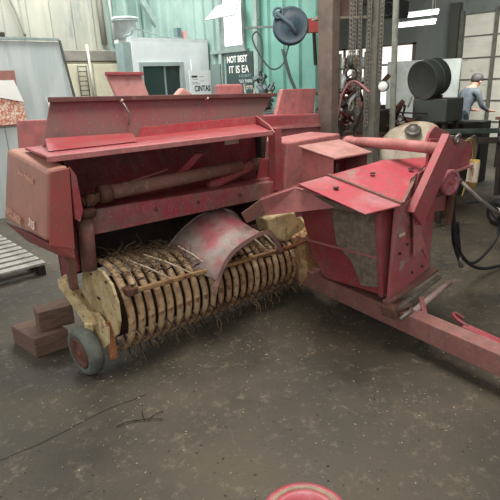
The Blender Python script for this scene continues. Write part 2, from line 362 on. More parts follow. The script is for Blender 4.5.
# --- pickup
PZ, PY = .36, .04; R0 = .29; X0, X1 = .20, 1.86
def pz(x): return .372 - (x - .3) * .062        # the drum sags a little to the right
def pr(x): return .285 - (x - .3) * .042
P('pickup_drum', MB().lathe((X0 - .02, PY, PZ), (1, 0, -.05), [(0, 0), (.19, 0), (.17, 1.6), (0, 1.6)], 32), mat('dark_rust_drum', '38291f', '4c3729', '241a15', sc=10, rough=.9), B, 0, 'dark rusty drum inside the bands')
nb = 24; st = (X1 - X0) / nb
for i in range(nb):
    x = X0 + st * (i + .5); r = pr(x); hw = st * .34; mb = MB(); n = 26; sec = [(-hw, -.004), (-hw * .55, .006), (0, .009), (hw * .55, .006), (hw, -.004), (hw, -.012), (-hw, -.012)]
    V = []
    for k in range(n + 1):
        a = radians(52 + (282 - 52) * k / n)
        wob = .0015 * sin(i * 2.3 + k * .5)
        for dx, dr in sec:
            rr = r + dr + wob * .5
            V.append((x + dx + wob, PY + cos(a) * rr, pz(x) + sin(a) * rr))
    m_ = len(sec)
    mb.add(V, [(k * m_ + j, k * m_ + (j + 1) % m_, (k + 1) * m_ + (j + 1) % m_, (k + 1) * m_ + j) for k in range(n) for j in range(m_)], True)
    mb.add(V[:m_], [tuple(range(m_))]); mb.add(V[-m_:], [tuple(range(m_))])
    P('stripper_band', mb, BAND if i < 9 or i % 3 == 0 else BANDR)
# tines between the bands
for i in range(1, nb):
    x = X0 + st * i
    for a0 in (250, 205, 140):
        a = radians(a0 + random.uniform(-9, 9)); r = pr(x)
        p = [(x, PY + cos(a + t * .0) * rr - t, pz(x) + sin(a) * rr) for rr, t in ((.17, 0), (r, 0), (r + .035, .01), (r + .062, .03))]
        P('tine', MB().tube(p, .0045, 6), DARK)
# left end plate
ep = [( .222, PY + .245 * cos(radians(a)), .395 + .235 * sin(radians(a))) for a in range(60, 360, 15)]
P('drum_end_plate', MB().prism([(.155, .16, .64), (.155, -.10, .655), (.155, -.20, .60), (.155, -.245, .50), (.155, -.24, .38), (.155, -.19, .28), (.155, -.08, .2), (.155, .08, .17), (.155, .2, .24), (.155, .25, .4)], (.018, 0, 0)), CREAM, B, .004, 'cream left end plate of the pickup')
for y, z in ((-.02, .46), (.0, .462), (-.14, .6), (.05, .6)): P('bolt', MB().lathe((.155, y, z), (-1, 0, 0), [(0, .006), (.008, .006), (.009, 0)], 8), DARK)
# gauge wheel and its yellow bracket
wc = Vector((.03, .0, .152)); wa = Vector((1, .06, .05)).normalized()
P('bracket', MB().bar((.0, .10, .57), (.09, -.02, .30), .02, .07).bar((.05, .16, .56), (.13, .07, .30), .02, .07).bar((.0, .12, .56), (.07, .17, .56), .06, .06).bar((.06, -.02, .30), (.14, .06, .30), .05, .05), CREAM, B, .004, 'cream wheel bracket')
P('bracket', MB().prism([(.12, -.03, .38), (.125, -.14, .32), (.11, -.15, .22), (.08, -.05, .12), (.08, .02, .14), (.11, .06, .36)], (.016, 0, 0)), CREAM, B, .003)
P('bracket', MB().bar((.15, -.11, .34), (.13, -.16, .12), .045, .02), OREN, B, .003, 'rusty orange stay beside the wheel')
whl = P('gauge_wheel', MB().lathe(wc, wa, [(.085, -.03), (.112, -.045), (.135, -.045), (.149, -.026), (.152, 0), (.149, .026), (.135, .045), (.112, .045), (.085, .03), (.085, -.03)], 40), RUBBER, B, 0, 'grey-green rubber gauge wheel')
P('wheel_rim', MB().lathe(wc, wa, [(0, -.03), (.03, -.05), (.05, -.03), (.075, -.035), (.092, -.05), (.098, -.042), (.088, .02), (0, .02)], 32), RUST, whl)
P('hub_cap', MB().lathe(wc, wa, [(0, -.045), (.018, -.045), (.022, -.02)], 16), OREN, whl)
for k in range(5):
    a = k * 2 * pi / 5; u = wa.orthogonal().normalized(); v = wa.cross(u)
    P('wheel_bolt', MB().lathe(wc + (u * cos(a) + v * sin(a)) * .052, -wa, [(0, .03), (.007, .03), (.008, .01)], 8), DARK, whl)
# compressor bar and its rods
b0, b1 = Vector((.225, -.245, .54)), Vector((1.82, -.235, .46))
P('guard_bar', MB().tube([b0, b1], .014, 10).bar(b0 + Vector((.0, 0, .012)), b1 + Vector((0, 0, .012)), .03, .006), mat('tan_rusty_bar', 'a8875f', '8a6242', '6b4a36', sc=14), B, 0, 'rusty round bar across the front of the bands')
P('bar_clamp', MB().obox(b0 + Vector((.03, .02, 0)), (.07, 0, 0), (0, .07, 0), (0, 0, .045)), RUST, B, .005)
for x, x2 in ((.53, .33), (.68, .46), (.83, .71), (1.36, 1.24), (1.46, 1.36)):
    z = b0.z + (b1.z - b0.z) * (x - b0.x) / (b1.x - b0.x)
    P('guard_rod', MB().tube([(x, -.24, z + .01), ((x + x2) / 2 - .01, -.16, .635 - x * .03), (x2, -.06, .695 - x * .04)], .0055, 8), PALE)
# arched sheet guard
def arch(ls): return ls
rear = [(.67, .05, .575), (.72, .05, .65), (.81, .05, .72), (.94, .05, .785), (1.06, .05, .81), (1.18, .05, .805), (1.28, .05, .765), (1.36, .05, .68)]
front = [(.80, -.33, .47), (.845, -.33, .545), (.91, -.33, .61), (.99, -.33, .655), (1.08, -.33, .68), (1.18, -.33, .70), (1.28, -.33, .69), (1.35, -.33, .62)]
gm = MB(); n = 8; V = [Vector(p) for p in rear] + [Vector(p) for p in front]
V += [p + Vector((0, 0, -.008)) if False else p * 1 + Vector((.004, 0, -.008)) for p in V[:16]]
F = [(i, i + 1, n + i + 1, n + i) for i in range(5)] + [(16 + i, 16 + n + i, 16 + n + i + 1, 16 + i + 1) for i in range(5)]
F += [(0, n, 16 + n, 16), (5, 16 + 5, 16 + n + 5, n + 5)] + [(i, 16 + i, 17 + i, i + 1) for i in range(5)] + [(n + i, n + i + 1, 17 + n + i, 16 + n + i) for i in range(5)]
gm.add(V, F, True)
P('crop_guard', gm, GUARD, B, 0, 'scuffed grey and pink arched sheet guard')
def flange(ls, inn, name, m):
    c = Vector((sum(p[0] for p in ls) / len(ls), ls[0][1], min(p[2] for p in ls)))
    ls = spline(ls, 4); mb = MB(); k = len(ls); V = []
    for p in ls:
        p = Vector(p); d = (c - p).normalized() * inn
        V += [p, p + d, p + d + Vector((0, .008, 0)), p + Vector((0, .008, 0))]
    mb.add(V, [(i * 4 + j, i * 4 + (j + 1) % 4, i * 4 + 4 + (j + 1) % 4, i * 4 + 4 + j) for i in range(k - 1) for j in range(4)])
    mb.add(V[:4], [(0, 1, 2, 3)]); mb.add(V[-4:], [(0, 1, 2, 3)])
    return P(name, mb, m)
flange(front[:1] and [(.765, -.335, .38), (.775, -.335, .43)] + front + [(1.40, -.335, .52)], .032, 'guard_rim', mat('grey_pink_rim', '8f6f6a', 'a07c76', '6d5149', sc=9))
flange(rear, .03, 'guard_rim', mat('grey_rim', '857770', '9a8c84', sc=9))
for q in ((.79, -.16, .545), (.765, -.02, .57)): P('guard_hinge', MB().tube([q, Vector(q) + Vector((.03, -.10, -.02))], .009, 8), PALE)
for y in (-.26, -.02): P('guard_brace', MB().tube([(1.34, y, .66), (1.47, y + .0, .52), (1.44, y, .46)], .012, 8), RUST)

# right cheek of the pickup
P('drum_end_plate', MB().prism([(1.87, .28, .50), (1.87, .10, .58), (1.87, -.06, .62), (1.87, -.15, .55), (1.87, -.22, .40), (1.87, -.20, .2), (1.87, -.08, .08), (1.87, .15, .1)], (.02, 0, 0)), CREAM, B, .004)
P('gear_cover', MB().prism([(1.45, -.12, .70), (1.64, -.12, .71), (1.76, -.12, .69), (1.82, -.12, .52), (1.66, -.12, .47), (1.50, -.12, .53)], (0, .14, 0)), CREAM, B, .015, 'cream gear cover at the right end of the pickup')
dp = MB(); dp.add([(1.60, -.22, .55), (1.68, -.28, .53), (1.78, -.24, .56), (1.90, -.1, .54), (1.66, -.24, .26), (1.70, -.31, .20), (1.83, -.28, .24), (1.95, -.12, .28), (1.70, -.2, .11), (1.82, -.2, .13)],
   [(0, 1, 5, 4), (1, 2, 6, 5), (2, 3, 7, 6), (4, 5, 8), (5, 6, 9, 8), (6, 7, 9), (0, 3, 2, 1), (0, 4, 8, 9, 7, 3)])
P('chain_shield', dp, mat('rust_speckled_shield', 'b08c66', 'c7a678', '7d5238', sc=16, rough=.9), B, .006, 'rust speckled chain shield')
P('stay_rod', MB().tube([(1.4, -.27, .50), (1.7, -.33, .53), (1.80, -.33, .56)], .012, 8), OREN)

# --- bale chamber and gear boxes on the right
P('bale_chamber', MB().box((1.88, .06, .42), (2.50, 2.6, 1.14)), PINK, B, .01, 'bleached pink bale chamber')
P('chamber_front_box', MB().add([(1.80, .0, 1.205), (2.42, -.02, 1.22), (2.42, .32, 1.22), (1.86, .32, 1.205), (1.76, .0, .80), (2.42, -.02, .80), (2.42, .32, .80), (1.80, .32, .80)], [(0, 1, 2, 3), (7, 6, 5, 4), (4, 5, 1, 0), (5, 6, 2, 1), (6, 7, 3, 2), (7, 4, 0, 3)]), PINK, B, .012)
P('rear_shield', MB().prism([(2.28, 1.0, 1.08), (3.34, 1.0, 1.06), (3.37, 1.0, 1.30), (2.36, 1.0, 1.34)], (0, .3, 0)), RED, B, .01)
P('rear_shield_lip', MB().bar((2.38, .985, 1.22), (3.36, .985, 1.18), .02, .03), PINK, B)
P('rear_shield', MB().prism([(2.86, 1.2, 1.25), (3.48, 1.2, 1.25), (3.53, 1.2, 1.56), (2.99, 1.2, 1.57)], (0, .05, 0)), PINK, B, .006)
P('knotter_cover', MB().prism([(2.27, 1.4, 1.1), (2.60, 1.4, 1.1), (2.61, 1.4, 1.64), (2.29, 1.4, 1.645)], (0, .08, 0)), PINK, B, .02)
P('knotter_cover', MB().prism([(1.74, 1.4, 1.1), (2.02, 1.4, 1.1), (1.98, 1.4, 1.56), (1.92, 1.4, 1.60), (1.86, 1.4, 1.63), (1.77, 1.4, 1.56)], (0, .08, 0)), mat('cream_pink_cover', 'c79b8c', 'b98a7e', sc=5), B, .02)
P('twine_box_lid', MB().prism([(1.06, 1.0, 1.30), (1.34, 1.0, 1.30), (1.19, 1.0, 1.755), (.885, 1.0, 1.76)], (0, .03, 0)), mat('washed_pink_lid', 'cf9a95', 'c08a86', 'b5837c', sc=3), B, .012)
P('twine_box_lid_edge', MB().bar((.88, .985, 1.755), (1.2, .985, 1.75), .03, .025), RED, B, .004)
P('twine_box', MB().box((.5, .80, .85), (1.45, 1.2, 1.33)), RED, B, .01)
P('rear_end_shield', MB().prism([(.10, .80, 1.2), (.50, .80, 1.2), (.50, .80, 1.46), (.13, .80, 1.475)], (0, .03, 0)), PINK, B, .006)
# box 2 with opening
t0, t1, t2, t3 = Vector((1.66, -.28, 1.20)), Vector((1.64, -.58, 1.145)), Vector((2.0, -.59, 1.14)), Vector((2.08, -.28, 1.20))
bx = MB(); dz = Vector((0, 0, -.26)); V = [t0, t1, t2, t3, t0 + dz * 1.1, t1 + dz * .8, t2 + dz * .8, t3 + dz]
bx.add(V, [(0, 1, 5, 4), (3, 7, 6, 2), (0, 4, 7, 3), (4, 5, 6, 7)])
P('front_gear_box', bx, PINK, B, 0)
P('front_gear_box_lid', MB().prism([t0 + Vector((-.02, .02, .004)), t1 + Vector((-.02, -.03, .004)), t2 + Vector((.02, -.03, .004)), t3 + Vector((.02, .02, .004))], (0, 0, .014)), mat('dusty_pink_lid', 'b98680', 'a8766f', 'c29c90', sc=4, grime=0.5), B, .005, 'dusty pink lid of the gear box')
P('box_liner', MB().box((1.66, -.40, .99), (2.0, -.38, 1.13)), REDDK)
P('box_slot_edge', MB().bar((1.655, -.60, 1.12), (1.655, -.60, 1.03), .014, .012, (0, 1, 0)), DARK)
0 and P('box_link', MB().box((1.62, -.30, .95), (1.95, .02, 1.15)), PINK, B, .006)
# drive shaft tube
P('drive_tube', MB().tube([(2.28, -.18, 1.17), (2.12, -.5, 1.205), (2.05, -.8, 1.215), (2.02, -1.13, 1.21)], .038, 18), mat('dusty_pink_tube', 'c07a76', 'a8625f', '94685f', sc=7, grime=0.5), B)
P('tube_collar', MB().lathe((2.26, -.22, 1.175), (-.4, -1, 0.1), [(0, 0), (.05, 0), (.05, .05), (0, .05)], 20), PINK)

# --- body under the plate
lb = MB()
lb.add([(1.52, -.38, .84), (1.49, -1.06, .90), (2.15, -1.05, .90), (2.3, -.3, .9), (1.62, -.42, .42), (1.60, -.56, .32), (1.535, -1.07, .35), (2.12, -1.06, .35), (2.25, -.34, .32)],
       [(0, 1, 6, 5, 4), (1, 2, 7, 6), (2, 3, 8, 7), (3, 0, 4, 8), (0, 3, 2, 1), (4, 5, 6, 7, 8)])
P('plunger_body', lb, RED, B, .006, 'red body panel of the plunger housing')
def onl(y, z, off=.02):   # a point on the left face of the body
    t = (z - .36) / .5; return (1.56 - .065 * t - off, y, z)
mud = [onl(-.70, .86), onl(-1.03, .885), onl(-1.045, .40), onl(-.90, .365), onl(-.84, .52), onl(-.72, .62)]
P('mud_patch', MB().prism(mud, (.024, 0, 0)), DIRT, B, .002, 'caked grey mud patch')
P('body_seam', MB().bar(onl(-.36, .60), onl(-1.05, .60), .01, .012), PINK)
P('body_post', MB().bar(onl(-1.055, .90), onl(-1.06, .34), .03, .03, (1, 0, 0)), RED, B, .004)
# red plate on top, folded
pm = MB()
p0, p1, p2, p3 = (1.32, -.56, 1.035), (1.28, -1.10, .935), (1.52, -1.18, .955), (1.56, -.60, 1.055)
pm.sheet([p0, p1, p2, p3], -.01)
P('top_shield', pm, BRIGHT, B, .003)
q = [p3, p2, (1.60, -1.16, .96), (1.86, -1.02, 1.03), (2.36, -.90, 1.105), (2.0, -.72, 1.11)]
P('top_shield', MB().add([Vector(p) for p in q] + [Vector(p) - Vector((0, 0, .01)) for p in q], [(0, 1, 2, 3, 4, 5), (11, 10, 9, 8, 7, 6)] + [(i, 6 + i, 6 + (i + 1) % 6, (i + 1) % 6) for i in range(6)]), BRIGHT, B, 0, 'bright worn red main shield sheet')
P('shield_rib', MB().bar(Vector(p3) + Vector((0, 0, .006)), Vector(p2) + Vector((0, 0, .006)), .02, .012), RUSTP)
P('shield_edge', MB().bar(Vector(p2), (1.84, -1.05, 1.01), .02, .03), RUSTP)
for c in ((1.42, -.78, 1.02), (1.98, -.95, 1.075), (1.74, -.82, 1.067)): P('shield_slot', MB().lathe(c, (0, .05, 1), [(0, .004), (.018, .004), (.018, -.004)], 12), DARK)
# side skirt sheet (left, under the plate)
P('side_skirt', MB().sheet([(1.23, -.30, .915), (1.36, -.50, 1.0), (1.36, -.90, .965), (1.42, -.90, .93), (1.48, -.50, .905), (1.27, -.30, .80)], -.01), PINK, B, .002, 'bleached pink skirt sheet')
P('side_skirt', MB().sheet([(1.09, -.26, .84), (1.23, -.30, .915), (1.27, -.30, .80), (1.13, -.26, .765)], -.008), RUSTP, B, .002)
P('side_skirt', MB().sheet([(1.23, -.30, .915), (1.60, -.28, .93), (1.62, -.50, 1.0), (1.36, -.50, 1.0)], -.008), PINK, B, .002)
P('side_skirt', MB().sheet([(1.26, -.30, .80), (1.25, -.30, .91), (1.62, -.26, .92), (1.62, -.26, .80)], -.008), PINK, B, .002)
P('body_top', MB().prism([(1.38, -.56, .97), (1.50, -.42, .84), (1.50, -1.05, .88), (1.32, -1.06, .925)], (.02, 0, 0)), DIRT, B, .004)
# front right crumpled shield
fs = MB()
V = [(1.56, -1.12, .93), (1.80, -1.12, .95), (1.93, -1.08, .86), (1.84, -1.12, .70), (1.93, -1.10, .58), (2.02, -1.08, .56), (2.12, -1.07, .38), (1.53, -1.12, .34)]
fs.prism(V, (0, .02, 0)); P('front_shield', fs, mat('scratched_rose_paint', 'b45a60', 'b8787a', 'a89890', sc=3.5, lo=.45, hi=.62, grime=0.5), B, .004)
P('shield_slit', MB().bar((1.70, -1.13, .88), (1.735, -1.13, .70), .012, .012, (0, 1, 0)), DARK)
P('shield_dent', MB().prism([(1.74, -1.13, .90), (1.92, -1.13, .85), (1.85, -1.13, .70), (1.92, -1.13, .60), (1.78, -1.13, .55)], (0, .012, 0)), PINK, B, .006)
P('maker_plate', MB().box((1.60, -1.128, .73), (1.66, -1.12, .75)), PALE)
for x, z in ((1.62, .62), (1.70, .66), (1.78, .45), (1.9, .46)): P('bolt', MB().lathe((x, -1.12, z), (0, -1, 0), [(0, .008), (.009, .008), (.01, 0)], 8), DARK)
# latch tray under the front shield
P('tray_bar', MB().bar((1.50, -1.12, .33), (2.13, -1.10, .37), .05, .025), RUSTP, B, .003)
P('tray_bar', MB().bar((1.52, -1.18, .29), (2.08, -1.16, .345), .03, .02), STEEL, B, .003)
P('tray_bar', MB().tube([(1.62, -1.24, .265), (2.10, -1.22, .31)], .02, 12), mat('pale_pink_bar', 'b09a94', '9b817a', sc=9), B)
P('tray_end', MB().obox((1.50, -1.15, .29), (.08, .02, 0), (0, .1, 0), (0, .02, .07)), RUST, B, .01)
P('tray_post', MB().bar((1.70, -1.24, .34), (1.68, -1.30, .21), .035, .015, (0, 1, 0)), PINK, B, .003)
P('latch', MB().tube([(1.50, -1.22, .25), (1.58, -1.24, .28), (1.66, -1.2, .27)], .012, 8), STEEL)

# --- inclined arm, gusset plates and pulley
ar = MB()
a0, a1 = Vector((2.10, -1.16, 1.25)), Vector((1.705, -1.18, .83))
d = (a1 - a0).normalized(); sd = Vector((0, -1, 0)).cross(d).normalized() * .078
ar.prism([a0 + sd, a0 - sd, a1 - sd, a1 + sd], (0, .018, 0)); ar.prism([a0 + sd, a1 + sd, a1 + sd * .85, a0 + sd * .85], (0, .05, 0)); ar.prism([a0 - sd, a1 - sd, a1 - sd * .85, a0 - sd * .85], (0, .05, 0))
P('inclined_arm', ar, mat('rose_channel_paint', 'a94c52', 'a65c60', '9a7570', sc=4, grime=0.4), B, .003)
P('gusset_plate', MB().prism([(2.02, -1.05, 1.27), (2.45, -1.05, 1.225), (2.62, -1.05, 1.17), (2.60, -1.05, 1.03), (2.27, -1.05, 1.02), (2.0, -1.05, 1.0)], (0, .02, 0)), RED, B, .004)
P('gusset_plate', MB().prism([(2.05, -1.0, 1.22), (2.36, -1.0, 1.24), (2.38, -1.0, 1.27), (2.16, -1.0, 1.335), (2.10, -1.0, 1.30)], (0, .02, 0)), DUSTRED, B, .004)
P('gusset_edge', MB().bar((2.2, -1.065, 1.01), (2.6, -1.065, 1.025), .03, .012), PINK, B)
P('gusset_plate', MB().prism([(2.0, -1.0, 1.05), (2.55, -1.0, 1.12), (2.55, -1.0, .80), (2.40, -1.0, .72), (2.24, -1.0, .74), (2.0, -1.0, .74), (1.92, -1.0, .83)], (0, .02, 0)), DUSTRED, B, .004)
pc = Vector((2.22, -1.11, .965))
pl = P('pulley', MB().lathe(pc, (-.15, -1, 0), [(0, .0), (.06, .0), (.066, .01), (.084, .01), (.088, .0), (.088, -.02), (.07, -.03), (.0, -.03)], 32, False), mat('pulley_paint', 'b0757a', 'a84a52', sc=24), B, 0)
P('pulley_hub', MB().lathe(pc, (-.15, -1, 0), [(0, .015), (.012, .015), (.015, .0)], 16), BRIGHT, pl)
P('pulley', MB().lathe(pc + Vector((-.06, .04, .01)), (-.15, -1, 0), [(0, .0), (.10, .0), (.105, -.005), (.07, -.02), (0, -.02)], 28), RUST, B)
P('arm_linkage', MB().tube([(2.33, -1.12, .96), (2.49, -1.2, .81), (2.9, -1.22, .60)], .014, 10).tube([(2.33, -1.12, .96), (2.27, -1.1, .99)], .02, 10), mat('bright_steel_rod', 'a9a29c', '8d847d', sc=10, metal=.3, rough=.4), B, 0, 'long bare steel lever rod')
P('side_link', MB().bar((2.42, -1.03, 1.0), (2.40, -1.03, .62), .05, .03, (0, 1, 0)).bar((2.52, -1.0, 1.1), (2.47, -1.0, .6), .03, .02, (0, 1, 0)), RUST, B, .004)
P('top_clevis', MB().torus((2.36, -1.06, 1.235), (0, 1, .3), .03, .01, 20, 8).obox((2.30, -1.03, 1.245), (.1, 0, 0), (0, .04, 0), (0, 0, .03)), STEEL, B)
P('eye_bolt', MB().lathe((2.19, -.97, 1.29), (-.5, -1, 0), [(0, .02), (.02, .02), (.02, 0)], 12), PALE)

# --- tongue
ta, tb = Vector((1.80, .10, .21)), Vector((1.44, -2.6, .185))
P('tongue', MB().bar(ta, tb, .115, .13), mat('muddy_rose_tongue', '9b6660', 'a27871', '7c5c53', sc=7, rough=.7, grime=0.7), B, .006, 'long dusty red drawbar tongue')
P('tongue_weld_plate', MB().bar((1.60, -1.2, .285), (1.62, -1.06, .285), .13, .02), RUSTP, B, .003)
P('tongue_stand', MB().bar((1.46, -2.45, .12), (1.46, -2.45, 0), .1, .1, (0, 1, 0)), RUST, B, .004)
P('front_foot', MB().bar((1.82, .30, .3), (1.86, .3, 0), .1, .1, (0, 1, 0)), DARK, B)
P('chamber_brace', MB().bar((1.75, .05, .24), (1.9, .6, .5), .08, .08), RUST, B)

# --- straw caught in the pickup (uncountable)
def strands(n, fn, r=.0016):
    mb = MB()
    for _ in range(n):
        mb.tube(fn(), r * random.uniform(.7, 1.4), 3, False, False)
    return mb
def hang():
    x = random.uniform(X0, X1); a = radians(random.uniform(215, 275)); r = pr(x) + .003
    p = Vector((x, PY + cos(a) * r, pz(x) + sin(a) * r)); L_ = random.uniform(.02, .085) ; dx = random.uniform(-.03, .03)
    e = p + Vector((dx, -random.uniform(0, .05), -L_)); e.z = max(e.z, .004)
    return [p, (p + e) / 2 + Vector((random.uniform(-.012, .012), -.01, 0)), e]
def wisp():
    x = random.uniform(X0, X1); p = Vector((x, PY - .12 + random.uniform(-.06, .1), .13 - x * .02)); e = p + Vector((random.uniform(-.05, .05), random.uniform(-.08, 0), -random.uniform(.05, .1)))
    e.z = max(e.z, .004); return [p, (p + e) / 2 + Vector((random.uniform(-.02, .02), -.015, 0)), e]
s = P('hanging_wisps', strands(60, wisp, .0015), STRAW, B, 0, 'pale wisps of straw below the bands'); s['kind'] = 'stuff'
s = P('hanging_straw', strands(90, hang), STRAWD, B, 0, 'dry straw hanging under the bands'); s['kind'] = 'stuff'
def topst():
    x = random.uniform(X0 + .05, X1 - .3); a = radians(random.uniform(60, 142)); r = pr(x) + random.uniform(0, .03)
    p = Vector((x, PY + cos(a) * r, pz(x) + sin(a) * r)); d_ = Vector((random.uniform(-1, 1), random.uniform(-.6, .6), random.uniform(-.25, .5))).normalized() * random.uniform(.04, .12)
    return [p, p + d_ * .5 + Vector((0, 0, .012)), p + d_]
s = P('matted_straw', strands(900, topst), STRAWD, B, 0, 'dark matted straw on the drum'); s['kind'] = 'stuff'
def tang():
    p = Vector((random.uniform(1.52, 1.86), random.uniform(-.33, -.22), random.uniform(.24, .60))); d_ = Vector((random.uniform(-.4, .4), random.uniform(-.4, .2), random.uniform(-1, 1))).normalized() * random.uniform(.03, .09)
    return [p, p + d_ * .5 + Vector((random.uniform(-.02, .02), -.015, 0)), p + d_]
s = P('tangled_twine', strands(150, tang, .002), mat('orange_twine', 'a87a55', '845536', 'c4a071', sc=30, bump=0), B, 0, 'tangle of orange twine and straw'); s['kind'] = 'stuff'

# ================================================================== WOOD BLOCKS, RAMP, FLOOR BITS
def wood(name, c, X, Y, Z, label):
    o = MB().obox(c, X, Y, Z).build(name, WOOD, None, .008); return tag(o, label, 'wood block', 'oily timber blocks propping the baler')
wood('wood_block', (-.05, .56, .07), (.22, -.02, 0), (-.04, .32, 0), (0, 0, .14), 'broad scarred timber block lying flat on the floor, bottom of the prop')
wood('wood_block', (.05, .52, .21), (.22, -.04, .0), (.02, .14, 0), (0, 0, .14), 'brown timber block stacked on the flat block under the cream bracket')
sl = root('ramp_grate', (-.2, 1.9, 0), 'pale slatted metal ramp lying on the floor behind the baler end', 'ramp')
GR = mat('pale_grey_slat', 'a9a89f', '8f8c84', '746a60', sc=9, rough=.6)
for k in range(14): MB().box((-1.6, 1.95 + k * .16, .09), (.52, 1.95 + k * .16 + .10, .115)).build('slat', GR, sl, .004)
MB().box((.44, 1.93, .0), (.50, 4.15, .09)).build('side_rail', DARK, sl)
MB().box((-1.58, 1.93, .0), (-1.52, 4.15, .09)).build('side_rail', DARK, sl)

CRK = mat('crack_dirt', '1d1a18', bump=0)
cm = MB(); n = 40; V = []
for k in range(n + 1):
    t = k / n; x = -1.5 + 1.66 * t; y = -.41 - .03 * t + .012 * sin(t * 17) + random.uniform(-.006, .006); wd = .0022 + .0025 * random.random() * (1 - t * .6)
    V += [(x, y - wd, .0012), (x, y + wd, .0012)]
cm.add(V, [(2 * i, 2 * i + 2, 2 * i + 3, 2 * i + 1) for i in range(n)]); struct(cm.build('floor_crack', CRK))
def flakes(name, n, fn, m, lab, smin, smax):
    mb = MB()
    for _ in range(n):
        x, y = fn(); a = random.uniform(0, pi); s1 = random.uniform(smin, smax); s2 = s1 * random.uniform(.15, .7)
        X = Vector((cos(a), sin(a), 0)) * s1; Y = Vector((-sin(a), cos(a), 0)) * s2
        z = random.uniform(.001, .003); c = Vector((x, y, z))
        mb.add([c + X, c + Y, c - X * .9, c - Y, c + Vector((0, 0, .003))], [(0, 1, 4), (1, 2, 4), (2, 3, 4), (3, 0, 4)])
    return tag(mb.build(name, m), lab, 'debris', None, 'stuff')
def anyw(): return random.uniform(-.8, 4.5), random.uniform(-3, 1.2)
flakes('floor_chaff', 2800, anyw, mat('pale_chaff', 'b3a68e', '93846c', sc=3, bump=0), 'pale chaff and chips scattered over the concrete floor', .002, .009)
flakes('floor_crumbs', 900, anyw, mat('dark_crumbs', '3b342e', '4a4038', sc=3, bump=0), 'dark crumbs of dirt scattered over the concrete floor', .002, .01)
def undr(): return random.uniform(-.3, 2.4), random.uniform(-.9, .6)
flakes('fallen_chaff', 500, undr, MATS['pale_chaff'], 'fallen chaff gathered on the floor below the cream pickup', .002, .008)
for x, y, s_ in ((.93, -1.35, .012), (-.35, -.62, .010), (-.17, -.71, .008), (-.44, -.6, .006), (1.6, -1.2, .012), (1.72, -1.52, .01)):
    pass
tw = MB()
for a, b in (((-.02, -.62, .006), (.10, -.72, .01)), ((.03, -.66, .008), (.06, -.58, .006)), ((.0, -.63, .007), (-.10, -.60, .005)), ((.04, -.67, .008), (.14, -.66, .006))): tw.tube([a, ((a[0] + b[0]) / 2, (a[1] + b[1]) / 2 + .008, .012), b], .0025, 6)
tag(tw.build('dry_twig', DARK), 'small dark branching twig lying on the floor past the end of the crack', 'twig')

# red round hub close to the camera
hb = root('machine_hub', (-.03, -1.83, 0), 'red round machine hub with a dusty groove, nearest thing to the camera', 'machine part')
MB().lathe((-.03, -1.83, 0), (0, 0, 1), [(.10, .0), (.11, .24), (.145, .26), (.155, .275), (.155, .285), (.148, .297), (.128, .300), (.122, .294), (.116, .300), (.095, .30), (.085, .292), (.05, .285), (.045, .25), (0, .25)], 64).build('rim', BRIGHT, hb)
MB().torus((-.03, -1.83, .2955), (0, 0, 1), .122, .009, 64, 8).build('dusty_groove', mat('tan_dust', 'a8957c', '8f7a66', sc=20), hb)
MB().lathe((-.03, -1.83, .24), (0, 0, 1), [(0, 0), (.03, 0), (.03, .04), (0, .04)], 24).build('axle_stub', RUST, hb)

# red bar lying past the tongue
rb = root('drawbar_strap', (1.95, -1.5, 0), 'bright red hooked steel strap just beyond the drawbar tongue at the right edge', 'steel strap')
MB().bar((1.86, -1.46, .14), (1.74, -2.05, .13), .06, .05).build('strap', BRIGHT, rb, .006)
MB().tube(spline([(1.86, -1.48, .16), (1.86, -1.42, .18), (1.89, -1.37, .19), (1.94, -1.36, .18), (1.97, -1.40, .15)]), .012, 10).build('hook', DUSTRED, rb)
MB().box((1.80, -1.7, 0), (1.86, -1.5, .12)).build('foot', DARK, rb)
P('latch_chain', MB().tube([(1.66, -1.3, .2), (1.6, -1.4, .14)], .01, 8), RUST)

# manual canister with label and wiring on the baler's right side
P('manual_canister', MB().tube([(2.63, -1.06, .85), (2.65, -1.06, 1.06)], .038, 20), mat('yellow_tan_canister', 'b99a52', 'a98a4a', sc=8), B, 0, 'yellow tan document canister')
P('canister_label', MB().tube([(2.634, -1.062, .90), (2.648, -1.062, 1.04)], .0395, 20, caps=False), mat('cream_label_print', 'e0d2bb', 'b07a66', 'cabba2', sc=40, lo=.56, hi=.6, bump=0), B)
for k in range(9):
    a = random.uniform(-.05, .05)
    pts = spline([(2.52 + a, -1.02, 1.20), (2.64 + a, -1.03, 1.20 + a * .5), (2.72 + a, -1.02, 1.10 + a), (2.72 + a, -1.0, .94), (2.66 + a, -1.0, .8 + a)])
    P('wire', MB().tube(pts, .005, 6), mat('yellow_wire', 'a98f4a') if k % 3 == 0 else mat('grey_wire', '6a6a62') if k % 3 == 1 else BLACKR)
def hose(pts, r, m, name='hydraulic_hose', label=None): return P(name, MB().tube(spline(pts), r, 10), m, B, 0, label)
Hq = lambda *ps: ps
hose([(2.42, -1.04, 1.0), (2.47, -1.02, .8), (2.55, -1.0, .5), (2.62, -1.0, .36), (2.66, -1.02, .27)], .013, BLACKR)
P('hose_coupler', MB().tube([(2.655, -1.015, .30), (2.68, -1.03, .215)], .017, 12), STEEL)
hose([(2.50, -1.0, .85), (2.55, -1.0, .6), (2.72, -1.0, .30), (3.1, -1.02, .08), (3.7, -1.1, .02), (4.2, -1.2, .02)], .014, BLACKR)
hose([(2.72, -1.0, .72), (3.05, -1.0, .66), (3.36, -1.0, .50), (3.36, -1.0, .28), (3.0, -1.0, .16), (2.72, -1.0, .30), (2.60, -1.0, .6)], .013, BLACKR)
hose([(2.44, -1.02, .9), (2.50, -1.02, .6), (2.56, -1.02, .42)], .012, BLACKR)

